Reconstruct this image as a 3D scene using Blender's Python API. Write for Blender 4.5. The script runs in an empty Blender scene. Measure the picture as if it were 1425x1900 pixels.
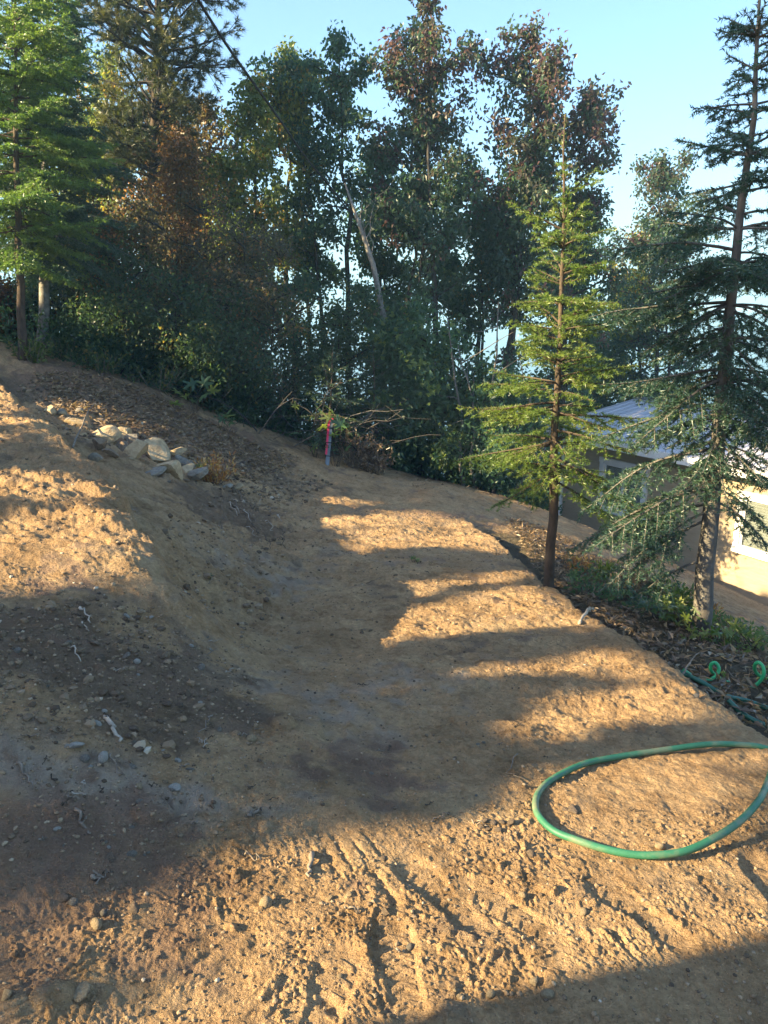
import bpy, math, random
import numpy as np
from mathutils import Vector, noise as mnoise

random.seed(11)
RNG = np.random.default_rng(11)
S = bpy.context.scene
COL = S.collection
R = math.radians

# ------------------------------------------------------------------ camera
CAM_Z = 1.6
PITCH = R(15.3)
FPX = 1427.0                       # focal length in photograph pixels (1425 x 1900)
cam_d = bpy.data.cameras.new('camera')
cam = bpy.data.objects.new('camera', cam_d)
COL.objects.link(cam)
cam.location = (0, 0, CAM_Z)
cam.rotation_euler = (R(90) - PITCH, 0, 0)
cam_d.sensor_fit = 'VERTICAL'
cam_d.sensor_height = 36.0
cam_d.lens = 36.0 * FPX / 1900.0
cam_d.clip_start = 0.05
cam_d.clip_end = 12000
S.camera = cam

# ------------------------------------------------------------------ sky, sun, exposure
SUN_AZ = R(17)                     # sunlight travels towards +X and a little away from the camera
SUN_EL = R(24)
W = bpy.data.worlds.new('World')
S.world = W
W.use_nodes = True
wn = W.node_tree
bg = wn.nodes['Background']
sky = wn.nodes.new('ShaderNodeTexSky')
sky.sky_type = 'NISHITA'
sky.sun_disc = False
sky.sun_elevation = SUN_EL
sky.sun_rotation = math.atan2(-math.cos(SUN_AZ), -math.sin(SUN_AZ))
sky.altitude = 0
sky.air_density = 1.0
sky.dust_density = 2.0
sky.ozone_density = 4.8
wn.links.new(sky.outputs[0], bg.inputs[0])
bg.inputs[1].default_value = 0.08
sun_d = bpy.data.lights.new('sun', 'SUN')
sun_d.energy = 5.0
sun_d.angle = R(0.53)
sun_d.color = (1.0, 0.80, 0.46)
sun = bpy.data.objects.new('sun', sun_d)
COL.objects.link(sun)
TO_SUN = Vector((-math.cos(SUN_AZ) * math.cos(SUN_EL), -math.sin(SUN_AZ) * math.cos(SUN_EL), math.sin(SUN_EL)))
sun.rotation_euler = TO_SUN.to_track_quat('Z', 'Y').to_euler()
sun.location = (-20, -6, 15)
S.view_settings.view_transform = 'Standard'
S.view_settings.look = 'None'
S.view_settings.exposure = 2.36
S.view_settings.gamma = 1.0
S.view_settings.use_curve_mapping = False
S.cycles.max_bounces = 8
S.cycles.diffuse_bounces = 5
S.cycles.glossy_bounces = 2
S.cycles.transmission_bounces = 4
S.cycles.transparent_max_bounces = 8
S.cycles.use_denoising = True
S.cycles.caustics_reflective = False
S.cycles.caustics_refractive = False

# ------------------------------------------------------------------ helpers: pixels, noise, meshes
CP, SP = math.cos(PITCH), math.sin(PITCH)


def at(px, py, Y):
    """point of the photograph at horizontal distance Y in front of the camera"""
    xc = (px - 712.5) / FPX
    yc = (950.0 - py) / FPX
    t = Y / (CP + yc * SP)
    return np.array([xc * t, Y, CAM_Z + t * (-SP + yc * CP)])


def ppm(Y):
    return FPX / Y


def hsh(ix, iy, s):
    n = (ix.astype(np.int64) * 374761393 + iy.astype(np.int64) * 668265263 + s * 974126177) & 0xffffffff
    n = ((n ^ (n >> 13)) * 1274126177) & 0xffffffff
    n = ((n ^ (n >> 15)) * 2246822519) & 0xffffffff
    n ^= n >> 16
    return n / 4294967296.0


def vnoise(x, y, s=0):
    ix, iy = np.floor(x), np.floor(y)
    fx, fy = x - ix, y - iy
    ux, uy = fx * fx * fx * (fx * (fx * 6 - 15) + 10), fy * fy * fy * (fy * (fy * 6 - 15) + 10)
    a, b = hsh(ix, iy, s), hsh(ix + 1, iy, s)
    c, d = hsh(ix, iy + 1, s), hsh(ix + 1, iy + 1, s)
    return (a + (b - a) * ux) * (1 - uy) + (c + (d - c) * ux) * uy - 0.5


def fbm(x, y, s=0, o=4, g=0.5):
    r, amp, f = 0, 1.0, 1.0
    for k in range(o):
        r = r + amp * vnoise(x * f + 13.7 * k, y * f - 7.3 * k, s + k)
        amp *= g
        f *= 2.03
    return r


def clods(x, y, cell, s, prob, r0, r1, flat=0.7):
    x, y = x / cell, y / cell
    ix, iy = np.floor(x), np.floor(y)
    out = np.zeros_like(x)
    for i in (-1, 0, 1):
        for j in (-1, 0, 1):
            cx, cy = ix + i, iy + j
            e = hsh(cx, cy, s) < prob
            fx = cx + 0.5 + 0.8 * (hsh(cx, cy, s + 1) - 0.5)
            fy = cy + 0.5 + 0.8 * (hsh(cx, cy, s + 2) - 0.5)
            r = r0 + (r1 - r0) * hsh(cx, cy, s + 3) ** 2
            el = 0.65 + 0.7 * hsh(cx, cy, s + 4)
            an = 6.283 * hsh(cx, cy, s + 5)
            dx, dy = x - fx, y - fy
            ca, sa = np.cos(an), np.sin(an)
            d2 = ((dx * ca + dy * sa) / el) ** 2 + ((-dx * sa + dy * ca) * el) ** 2
            hh = np.sqrt(np.maximum(0, r * r - d2)) * flat
            out = np.maximum(out, np.where(e, hh, 0))
    return out * cell


def mesh(name, V, F, mat=None, tint=None, smooth=False, attrs=None):
    """V (n,3); F one (m,k) index array or a list of them"""
    V = np.asarray(V, dtype=np.float32)
    Fs = F if isinstance(F, list) else [F]
    Fs = [np.asarray(f, dtype=np.int32) for f in Fs if len(f)]
    me = bpy.data.meshes.new(name)
    me.vertices.add(len(V))
    me.vertices.foreach_set('co', V.ravel())
    nl = sum(f.size for f in Fs)
    npoly = sum(len(f) for f in Fs)
    me.loops.add(nl)
    me.loops.foreach_set('vertex_index', np.concatenate([f.ravel() for f in Fs]))
    me.polygons.add(npoly)
    tot = np.concatenate([np.full(len(f), f.shape[1], np.int32) for f in Fs])
    st = np.concatenate([[0], np.cumsum(tot)[:-1]]).astype(np.int32)
    me.polygons.foreach_set('loop_start', st)
    me.polygons.foreach_set('use_smooth', np.full(npoly, bool(smooth)))
    me.update(calc_edges=True)
    if tint is not None:
        a = me.attributes.new('tint', 'FLOAT', 'FACE')
        a.data.foreach_set('value', np.asarray(tint, np.float32))
    for k, v in (attrs or {}).items():
        a = me.attributes.new(k, 'FLOAT', 'POINT')
        a.data.foreach_set('value', np.asarray(v, np.float32))
    if mat:
        me.materials.append(mat)
    return me


def link(name, me, parent=None, loc=None):
    o = bpy.data.objects.new(name, me)
    COL.objects.link(o)
    if parent is not None:
        o.parent = parent
        if loc is not None:
            o.location = loc
    elif loc is not None:
        o.location = loc
    return o


def tag(o, label=None, cat=None, group=None, kind=None):
    if label:
        o['label'] = label
    if cat:
        o['category'] = cat
    if group:
        o['group'] = group
    if kind:
        o['kind'] = kind
    return o


def thing(name, label, cat, loc=(0, 0, 0), group=None):
    o = link(name, None, None, tuple(float(c) for c in loc))
    o.empty_display_size = 0.2
    return tag(o, label, cat, group)


def norm(v):
    v = np.asarray(v, float)
    return v / (np.linalg.norm(v, axis=-1, keepdims=True) + 1e-12)


class MB:
    """collects pieces of one mesh"""
    def __init__(self):
        self.V, self.F3, self.F4, self.n = [], [], [], 0

    def add(self, V, F):
        V = np.asarray(V, float)
        F = np.asarray(F, int) + self.n
        self.V.append(V)
        (self.F3 if F.shape[1] == 3 else self.F4).append(F)
        self.n += len(V)

    def tube(self, P, rad, seg=6, cap=True):
        P = np.asarray(P, float)
        n = len(P)
        rad = np.broadcast_to(np.asarray(rad, float), (n,))
        T = np.gradient(P, axis=0)
        T = norm(T)
        up = np.array([0.0, 0, 1]) if abs(T[:, 2]).mean() < 0.8 else np.array([1.0, 0, 0])
        A = norm(np.cross(T, up))
        B = np.cross(T, A)
        a = np.arange(seg) * 2 * math.pi / seg
        ring = (A[:, None, :] * np.cos(a)[None, :, None] + B[:, None, :] * np.sin(a)[None, :, None]) * rad[:, None, None] + P[:, None, :]
        i = np.arange(n - 1)[:, None] * seg
        j = np.arange(seg)[None, :]
        k = (j + 1) % seg
        F = np.stack([i + j, i + k, i + seg + k, i + seg + j], -1).reshape(-1, 4)
        V = ring.reshape(-1, 3)
        self.add(V, F)
        if cap and seg >= 4:
            base = self.n - len(V)
            for off in (0, (n - 1) * seg):
                c = self.n
                self.V.append(P[[0 if off == 0 else n - 1]])
                self.n += 1
                fj = np.arange(seg)
                fk = (fj + 1) % seg
                if off == 0:
                    self.F3.append(np.stack([np.full(seg, c), base + fk, base + fj], -1))
                else:
                    self.F3.append(np.stack([np.full(seg, c), base + off + fj, base + off + fk], -1))

    def box(self, c, sx, sy, sz, ax=None):
        s = np.array([[-1, -1, -1], [1, -1, -1], [1, 1, -1], [-1, 1, -1], [-1, -1, 1], [1, -1, 1], [1, 1, 1], [-1, 1, 1]]) * 0.5
        V = s * np.array([sx, sy, sz])
        if ax is not None:
            V = V @ np.asarray(ax, float)
        V = V + np.asarray(c, float)
        self.add(V, [[0, 3, 2, 1], [4, 5, 6, 7], [0, 1, 5, 4], [1, 2, 6, 5], [2, 3, 7, 6], [3, 0, 4, 7]])

    def prism(self, prof, L, org, ax):
        """extrude 2-D profile (u,v) along ax[0] by L; ax = rows (along, u, v)"""
        prof = np.asarray(prof, float)
        n = len(prof)
        ax = np.asarray(ax, float)
        V = np.concatenate([np.c_[np.zeros(n), prof], np.c_[np.full(n, L), prof]]) @ ax + np.asarray(org, float)
        i = np.arange(n)
        k = (i + 1) % n
        self.add(V, np.stack([i, k, n + k, n + i], -1))
        b = self.n - len(V)
        for a in range(1, n - 1):
            self.F3.append(np.array([[b, b + a + 1, b + a], [b + n, b + n + a, b + n + a + 1]]))

    def build(self, name, mat, parent=None, smooth=False, loc=None):
        F = []
        if self.F3:
            F.append(np.concatenate(self.F3))
        if self.F4:
            F.append(np.concatenate(self.F4))
        return link(name, mesh(name, np.concatenate(self.V), F, mat, smooth=smooth), parent, loc)


# ------------------------------------------------------------------ materials
def new_mat(name):
    m = bpy.data.materials.new(name)
    m.use_nodes = True
    nt = m.node_tree
    return m, nt, nt.nodes, nt.links, nt.nodes['Principled BSDF']


def ramp(nodes, stops):
    r = nodes.new('ShaderNodeValToRGB')
    e = r.color_ramp.elements
    while len(e) < len(stops):
        e.new(0.5)
    for k, (p, c) in enumerate(stops):
        e[k].position = p
        e[k].color = (*c, 1)
    return r


def noisy(name, stops, scale=8, rough=0.8, bump=0.0, detail=6, stretch=None, spec=0.3, metallic=0.0, bscale=None):
    m, nt, N, L, b = new_mat(name)
    tc = N.new('ShaderNodeTexCoord')
    src = tc.outputs['Object']
    if stretch:
        mp = N.new('ShaderNodeMapping')
        mp.inputs['Scale'].default_value = stretch
        L.new(src, mp.inputs[0])
        src = mp.outputs[0]
    nz = N.new('ShaderNodeTexNoise')
    nz.inputs['Scale'].default_value = scale
    nz.inputs['Detail'].default_value = detail
    nz.inputs['Roughness'].default_value = 0.6
    L.new(src, nz.inputs['Vector'])
    r = ramp(N, stops)
    L.new(nz.outputs[0], r.inputs[0])
    L.new(r.outputs[0], b.inputs['Base Color'])
    b.inputs['Roughness'].default_value = rough
    b.inputs['Specular IOR Level'].default_value = spec
    b.inputs['Metallic'].default_value = metallic
    if bump:
        n2 = N.new('ShaderNodeTexNoise')
        n2.inputs['Scale'].default_value = bscale or scale * 4
        n2.inputs['Detail'].default_value = 8
        L.new(src, n2.inputs['Vector'])
        bp = N.new('ShaderNodeBump')
        bp.inputs['Strength'].default_value = 1.0
        bp.inputs['Distance'].default_value = bump
        L.new(n2.outputs[0], bp.inputs['Height'])
        L.new(bp.outputs[0], b.inputs['Normal'])
    return m


def leaf_mat(name, stops, trans=0.35, rough=0.4, spec=0.5, tboost=1.8):
    m, nt, N, L, b = new_mat(name)
    a = N.new('ShaderNodeAttribute')
    a.attribute_name = 'tint'
    r = ramp(N, stops)
    L.new(a.outputs['Fac'], r.inputs[0])
    L.new(r.outputs[0], b.inputs['Base Color'])
    b.inputs['Roughness'].default_value = rough
    b.inputs['Specular IOR Level'].default_value = spec
    t = N.new('ShaderNodeBsdfTranslucent')
    mul = N.new('ShaderNodeVectorMath')
    mul.operation = 'MULTIPLY'
    mul.inputs[1].default_value = (tboost, tboost * 1.05, tboost * 0.6)
    L.new(r.outputs[0], mul.inputs[0])
    L.new(mul.outputs[0], t.inputs[0])
    mx = N.new('ShaderNodeMixShader')
    mx.inputs[0].default_value = trans
    L.new(b.outputs[0], mx.inputs[1])
    L.new(t.outputs[0], mx.inputs[2])
    L.new(mx.outputs[0], N['Material Output'].inputs[0])
    return m


M = {}
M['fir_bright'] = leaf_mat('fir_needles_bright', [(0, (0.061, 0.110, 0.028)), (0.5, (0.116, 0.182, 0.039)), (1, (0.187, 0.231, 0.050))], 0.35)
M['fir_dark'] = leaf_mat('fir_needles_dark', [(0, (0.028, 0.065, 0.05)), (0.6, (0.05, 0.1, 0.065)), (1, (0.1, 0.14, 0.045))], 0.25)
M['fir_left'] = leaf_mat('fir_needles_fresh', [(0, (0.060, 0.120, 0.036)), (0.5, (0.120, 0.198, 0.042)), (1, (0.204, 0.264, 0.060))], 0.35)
M['pine'] = leaf_mat('pine_needles', [(0, (0.03, 0.05, 0.022)), (0.6, (0.075, 0.085, 0.03)), (1, (0.14, 0.12, 0.04))], 0.25)
M['leaf_dark'] = leaf_mat('leaf_dark_green', [(0, (0.035, 0.08, 0.055)), (0.6, (0.06, 0.12, 0.07)), (0.85, (0.1, 0.15, 0.055)), (1, (0.16, 0.13, 0.05))], 0.5)
M['leaf_purple'] = leaf_mat('leaf_turning', [(0, (0.035, 0.075, 0.055)), (0.5, (0.06, 0.11, 0.07)), (0.75, (0.085, 0.085, 0.06)), (1, (0.11, 0.058, 0.065))], 0.5)
M['leaf_yellow'] = leaf_mat('leaf_yellow_green', [(0, (0.068, 0.108, 0.041)), (0.45, (0.149, 0.189, 0.047)), (0.8, (0.270, 0.243, 0.054)), (1, (0.351, 0.203, 0.061))], 0.5)
M['leaf_brown'] = leaf_mat('leaf_russet', [(0, (0.063, 0.071, 0.048)), (0.5, (0.115, 0.098, 0.063)), (0.8, (0.184, 0.109, 0.063)), (1, (0.322, 0.149, 0.057))], 0.5)
M['leaf_shrub'] = leaf_mat('leaf_shrub', [(0, (0.035, 0.075, 0.045)), (0.5, (0.065, 0.11, 0.055)), (0.9, (0.12, 0.15, 0.05)), (1, (0.22, 0.17, 0.05))], 0.5)
M['leaf_maple'] = leaf_mat('leaf_maple', [(0, (0.04, 0.09, 0.055)), (0.6, (0.075, 0.14, 0.075)), (1, (0.16, 0.2, 0.06))], 0.5)
M['leaf_orange'] = leaf_mat('leaf_orange', [(0, (0.07, 0.06, 0.025)), (0.5, (0.17, 0.08, 0.03)), (1, (0.3, 0.14, 0.04))], 0.4)
M['weed'] = leaf_mat('weed_leaf', [(0, (0.05, 0.09, 0.02)), (0.6, (0.1, 0.15, 0.03)), (1, (0.2, 0.2, 0.05))], 0.35)
M['dry'] = leaf_mat('dry_leaf', [(0, (0.09, 0.06, 0.04)), (0.5, (0.18, 0.12, 0.07)), (0.85, (0.26, 0.17, 0.09)), (1, (0.3, 0.24, 0.15))], 0.2)
M['rust'] = leaf_mat('rusty_stalk', [(0, (0.2, 0.09, 0.04)), (0.5, (0.38, 0.18, 0.06)), (1, (0.45, 0.32, 0.11))], 0.3)
M['bark_grey'] = noisy('bark_grey', [(0.3, (0.06, 0.052, 0.045)), (0.6, (0.15, 0.135, 0.115)), (0.8, (0.27, 0.25, 0.22))], 14, 0.9, 0.006, stretch=(1, 1, 0.5))
M['bark_brown'] = noisy('bark_brown', [(0.3, (0.045, 0.033, 0.024)), (0.65, (0.11, 0.08, 0.055)), (0.85, (0.17, 0.13, 0.09))], 18, 0.9, 0.006, stretch=(1, 1, 0.4))
M['bark_pale'] = noisy('bark_pale', [(0.3, (0.1, 0.09, 0.075)), (0.6, (0.24, 0.22, 0.19)), (0.8, (0.36, 0.34, 0.3))], 16, 0.9, 0.004)
M['bark_dark'] = noisy('bark_dark', [(0.3, (0.025, 0.022, 0.02)), (0.7, (0.065, 0.056, 0.048))], 12, 0.9)
M['stick'] = noisy('weathered_stick', [(0.3, (0.12, 0.09, 0.065)), (0.7, (0.3, 0.24, 0.18))], 30, 0.9)
M['root'] = noisy('pale_root', [(0.3, (0.26, 0.21, 0.16)), (0.7, (0.5, 0.43, 0.34))], 24, 0.9, 0.003)
M['rock_tan'] = noisy('rock_tan', [(0.25, (0.26, 0.18, 0.1)), (0.5, (0.42, 0.31, 0.18)), (0.8, (0.54, 0.43, 0.27))], 6, 0.9, 0.012)
M['rock_grey'] = noisy('rock_grey', [(0.3, (0.14, 0.12, 0.095)), (0.6, (0.27, 0.235, 0.185)), (0.8, (0.38, 0.34, 0.28))], 8, 0.9, 0.01)
M['rock_pale'] = noisy('rock_pale', [(0.3, (0.3, 0.27, 0.225)), (0.7, (0.5, 0.46, 0.39))], 10, 0.9, 0.008)
M['rock_brown'] = noisy('rock_brown', [(0.3, (0.14, 0.1, 0.07)), (0.7, (0.3, 0.22, 0.15))], 9, 0.9, 0.01)
M['clod'] = noisy('soil_clod', [(0.3, (0.16, 0.105, 0.062)), (0.7, (0.29, 0.2, 0.12))], 20, 0.95, 0.004)
M['clod_dark'] = noisy('dark_soil_clod', [(0.3, (0.05, 0.036, 0.028)), (0.7, (0.13, 0.095, 0.07))], 20, 0.95, 0.004)
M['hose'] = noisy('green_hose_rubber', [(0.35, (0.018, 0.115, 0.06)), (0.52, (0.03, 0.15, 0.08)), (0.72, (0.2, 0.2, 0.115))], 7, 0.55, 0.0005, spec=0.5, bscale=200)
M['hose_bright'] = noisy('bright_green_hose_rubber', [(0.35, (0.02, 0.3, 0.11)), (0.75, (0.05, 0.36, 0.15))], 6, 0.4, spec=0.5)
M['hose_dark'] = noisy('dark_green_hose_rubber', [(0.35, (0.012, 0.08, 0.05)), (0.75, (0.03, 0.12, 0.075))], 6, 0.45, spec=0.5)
M['siding'] = noisy('painted_siding', [(0.3, (0.33, 0.25, 0.16)), (0.7, (0.39, 0.30, 0.2))], 5, 0.75, 0.001, stretch=(1, 1, 6))
M['white'] = noisy('white_paint', [(0.3, (0.72, 0.71, 0.68)), (0.7, (0.8, 0.79, 0.77))], 6, 0.6)
M['roof'] = noisy('pale_metal_roofing', [(0.3, (0.5, 0.47, 0.5)), (0.7, (0.6, 0.57, 0.6))], 3, 0.45, spec=0.5)
M['roof_dark'] = noisy('grey_flashing', [(0.3, (0.14, 0.14, 0.15)), (0.7, (0.2, 0.2, 0.21))], 5, 0.6)
M['blind'] = noisy('window_blind', [(0.3, (0.55, 0.5, 0.42)), (0.7, (0.66, 0.6, 0.5))], 4, 0.7)
M['stake_wood'] = noisy('weathered_stake', [(0.3, (0.16, 0.2, 0.25)), (0.7, (0.26, 0.31, 0.37))], 20, 0.8, 0.002, stretch=(1, 1, 0.2))
M['pink'] = noisy('fluorescent_pink_paint', [(0.3, (0.75, 0.05, 0.13)), (0.7, (0.85, 0.1, 0.2))], 15, 0.6)
M['band'] = noisy('dark_tie', [(0.3, (0.02, 0.02, 0.03)), (0.7, (0.05, 0.05, 0.06))], 15, 0.6)
M['cable'] = noisy('black_cable_sheath', [(0.3, (0.015, 0.015, 0.016)), (0.7, (0.03, 0.03, 0.03))], 15, 0.6)
M['plank'] = noisy('shed_plank', [(0.3, (0.12, 0.09, 0.06)), (0.7, (0.22, 0.17, 0.12))], 9, 0.85, 0.002, stretch=(1, 1, 0.2))


def glass_mat():
    m, nt, N, L, b = new_mat('window_glass')
    b.inputs['Base Color'].default_value = (0.9, 0.93, 0.95, 1)
    b.inputs['Roughness'].default_value = 0.03
    t = N.new('ShaderNodeBsdfTransparent')
    t.inputs[0].default_value = (0.8, 0.84, 0.85, 1)
    g = N.new('ShaderNodeBsdfGlossy')
    g.inputs['Roughness'].default_value = 0.02
    mx = N.new('ShaderNodeMixShader')
    mx.inputs[0].default_value = 0.14
    L.new(t.outputs[0], mx.inputs[1])
    L.new(g.outputs[0], mx.inputs[2])
    L.new(mx.outputs[0], N['Material Output'].inputs[0])
    return m


M['glass'] = glass_mat()


def water_mat():
    m, nt, N, L, b = new_mat('lake_water')
    b.inputs['Base Color'].default_value = (0.02, 0.05, 0.07, 1)
    b.inputs['Roughness'].default_value = 0.12
    b.inputs['IOR'].default_value = 1.33
    tc = N.new('ShaderNodeTexCoord')
    mp = N.new('ShaderNodeMapping')
    mp.inputs['Scale'].default_value = (0.25, 0.7, 1)
    nz = N.new('ShaderNodeTexNoise')
    nz.inputs['Scale'].default_value = 1.0
    nz.inputs['Detail'].default_value = 5
    bp = N.new('ShaderNodeBump')
    bp.inputs['Distance'].default_value = 0.12
    bp.inputs['Strength'].default_value = 0.6
    L.new(tc.outputs['Object'], mp.inputs[0])
    L.new(mp.outputs[0], nz.inputs['Vector'])
    L.new(nz.outputs[0], bp.inputs['Height'])
    L.new(bp.outputs[0], b.inputs['Normal'])
    return m


def ground_mat():
    m, nt, N, L, b = new_mat('bare_soil')
    geo = N.new('ShaderNodeNewGeometry')

    def tex(scale, detail=6, rough=0.6):
        n = N.new('ShaderNodeTexNoise')
        n.inputs['Scale'].default_value = scale
        n.inputs['Detail'].default_value = detail
        n.inputs['Roughness'].default_value = rough
        L.new(geo.outputs['Position'], n.inputs['Vector'])
        return n.outputs[0]

    def attr(nm):
        a = N.new('ShaderNodeAttribute')
        a.attribute_name = nm
        return a.outputs['Fac']

    def mix(f, a, c, mode='MIX'):
        mx = N.new('ShaderNodeMix')
        mx.data_type = 'RGBA'
        mx.blend_type = mode
        for sock, v in ((mx.inputs[0], f), (mx.inputs[6], a), (mx.inputs[7], c)):
            if hasattr(v, 'is_linked'):
                L.new(v, sock)
            elif isinstance(v, tuple):
                sock.default_value = (*v, 1)
            else:
                sock.default_value = v
        return mx.outputs[2]
    r1 = ramp(N, [(0.25, (0.3, 0.19, 0.095)), (0.5, (0.46, 0.298, 0.158)), (0.75, (0.54, 0.38, 0.21))])
    L.new(tex(2.6, 9, 0.65), r1.inputs[0])
    r2 = ramp(N, [(0.32, (0.72, 0.69, 0.66)), (0.62, (1.15, 1.15, 1.15))])
    L.new(tex(38, 8, 0.75), r2.inputs[0])
    c = mix(1.0, r1.outputs[0], r2.outputs[0], 'MULTIPLY')
    r3 = ramp(N, [(0.36, (0.75, 0.72, 0.69)), (0.48, (1.0, 1.0, 1.0)), (0.7, (1.12, 1.12, 1.12))])
    L.new(tex(9, 6, 0.7), r3.inputs[0])
    c = mix(1.0, c, r3.outputs[0], 'MULTIPLY')
    rg = ramp(N, [(0.3, (0.34, 0.265, 0.195)), (0.7, (0.49, 0.405, 0.315))])
    L.new(tex(9, 8, 0.7), rg.inputs[0])
    c = mix(attr('grey'), c, rg.outputs[0])
    rd = ramp(N, [(0.3, (0.13, 0.085, 0.052)), (0.7, (0.28, 0.195, 0.125))])
    L.new(tex(11, 8, 0.7), rd.inputs[0])
    c = mix(attr('humus'), c, rd.outputs[0])
    rr = ramp(N, [(0.3, (0.21, 0.125, 0.08)), (0.7, (0.33, 0.205, 0.13))])
    L.new(tex(14, 8, 0.7), rr.inputs[0])
    c = mix(attr('red'), c, rr.outputs[0])
    rv = ramp(N, [(0.3, (0.06, 0.05, 0.032)), (0.7, (0.16, 0.125, 0.08))])
    L.new(tex(6, 8, 0.7), rv.inputs[0])
    c = mix(attr('litter'), c, rv.outputs[0])
    # pale grit flecks
    vo = N.new('ShaderNodeTexVoronoi')
    vo.inputs['Scale'].default_value = 70
    L.new(geo.outputs['Position'], vo.inputs['Vector'])
    rf = ramp(N, [(0.07, (1, 1, 1)), (0.13, (0, 0, 0))])
    L.new(vo.outputs['Distance'], rf.inputs[0])
    fl = N.new('ShaderNodeMath')
    fl.operation = 'MULTIPLY'
    L.new(rf.outputs[0], fl.inputs[0])
    rk = ramp(N, [(0.5, (0, 0, 0)), (0.62, (0.8, 0.8, 0.8))])
    L.new(tex(5, 4), rk.inputs[0])
    L.new(rk.outputs[0], fl.inputs[1])
    c = mix(fl.outputs[0], c, (0.42, 0.37, 0.3))
    L.new(c, b.inputs['Base Color'])
    b.inputs['Roughness'].default_value = 0.95
    b.inputs['Specular IOR Level'].default_value = 0.12
    bp = N.new('ShaderNodeBump')
    bp.inputs['Strength'].default_value = 1.0
    bp.inputs['Distance'].default_value = 0.01
    L.new(tex(120, 6, 0.7), bp.inputs['Height'])
    bp2 = N.new('ShaderNodeBump')
    bp2.inputs['Strength'].default_value = 1.0
    bp2.inputs['Distance'].default_value = 0.05
    L.new(tex(22, 6, 0.7), bp2.inputs['Height'])
    L.new(bp.outputs[0], bp2.inputs['Normal'])
    L.new(bp2.outputs[0], b.inputs['Normal'])
    return m


M['ground'] = ground_mat()
M['water'] = water_mat()

# ------------------------------------------------------------------ terrain shape
LAKE_Z = -11.0
_cp = []


def cz(px, py, zrel):              # photo pixel whose height below the eye is known
    xc, yc = (px - 712.5) / FPX, (950.0 - py) / FPX
    t = zrel / (-SP + yc * CP)
    _cp.append((xc * t, t * (CP + yc * SP), zrel + CAM_Z))


def cy(px, py, Y):
    _cp.append(tuple(at(px, py, Y)))


def cw(x, y, z):
    _cp.append((x, y, z + CAM_Z))


for row in [(1900, [(-60, -1.43), (350, -1.5), (712, -1.53), (1075, -1.56), (1500, -1.6)]),
            (1700, [(-60, -1.40), (400, -1.5), (712, -1.54), (1075, -1.57), (1500, -1.62)]),
            (1500, [(-60, -1.36), (350, -1.5), (712, -1.59), (1075, -1.63), (1480, -1.68)]),
            (1350, [(0, -1.30), (250, -1.42), (450, -1.56), (712, -1.68), (1000, -1.71), (1250, -1.75), (1380, -1.78)]),
            (1250, [(450, -1.63), (700, -1.73), (900, -1.76), (1100, -1.79)])]:
    for x_, z_ in row[1]:
        cz(x_, row[0], z_)
# outer lip of the bench, and the ground just beyond it
for x_, y_, z_ in [(1425, 1375, -1.8), (1330, 1310, -1.8), (1250, 1250, -1.81), (1180, 1200, -1.86), (1095, 1142, -1.98), (1010, 1085, -2.14), (935, 1015, -2.33), (860, 965, -2.46), (800, 945, -2.53)]:
    cz(x_, y_, z_)
for x_, y_, Y_ in [(1425, 1335, 3.5), (1400, 1250, 4.15), (1330, 1215, 4.25), (1250, 1185, 4.6), (1300, 1165, 4.95), (1150, 1095, 5.9), (1070, 1060, 6.7), (1100, 1040, 7.4),
                   (1425, 1175, 6.0), (1400, 1145, 8.0), (1050, 1000, 9.2), (1000, 985, 9.2), (950, 955, 10.2), (1250, 1060, 10.0), (1200, 1020, 11.5), (1100, 985, 11.5)]:
    cy(x_, y_, Y_)
# raised terrace
for x_, y_, Y_ in [(320, 1088, 3.5), (265, 970, 4.25), (190, 880, 5.3), (80, 770, 7.6), (0, 702, 9.8),
                   (290, 1030, 3.85), (230, 925, 4.7), (135, 825, 6.3),
                   (0, 1150, 2.92), (0, 1000, 3.8), (0, 850, 5.8), (120, 1000, 3.9), (150, 1110, 3.2), (100, 880, 5.3), (250, 1140, 3.25)]:
    cy(x_, y_, Y_)
# cut face below the terrace, toe, bench
for x_, y_, Y_ in [(335, 1020, 4.6), (400, 1040, 5.0), (420, 1130, 4.15), (370, 1100, 3.9), (330, 930, 6.7), (250, 880, 6.9), (400, 985, 6.1), (440, 950, 7.4),
                   (460, 1000, 6.5), (340, 1180, 3.2), (400, 1200, 3.35)]:
    cy(x_, y_, Y_)
for x_, y_, z_ in [(490, 1205, -1.76), (500, 1100, -1.96), (525, 1000, -2.15), (555, 930, -2.36), (600, 1150, -1.88), (640, 1000, -2.16), (760, 1050, -2.05), (850, 1150, -1.88), (300, 1230, -1.44),
                   (600, 920, -2.42), (700, 905, -2.5), (850, 925, -2.62), (450, 1290, -1.59), (800, 985, -2.3), (700, 950, -2.35)]:
    cz(x_, y_, z_)
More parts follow.
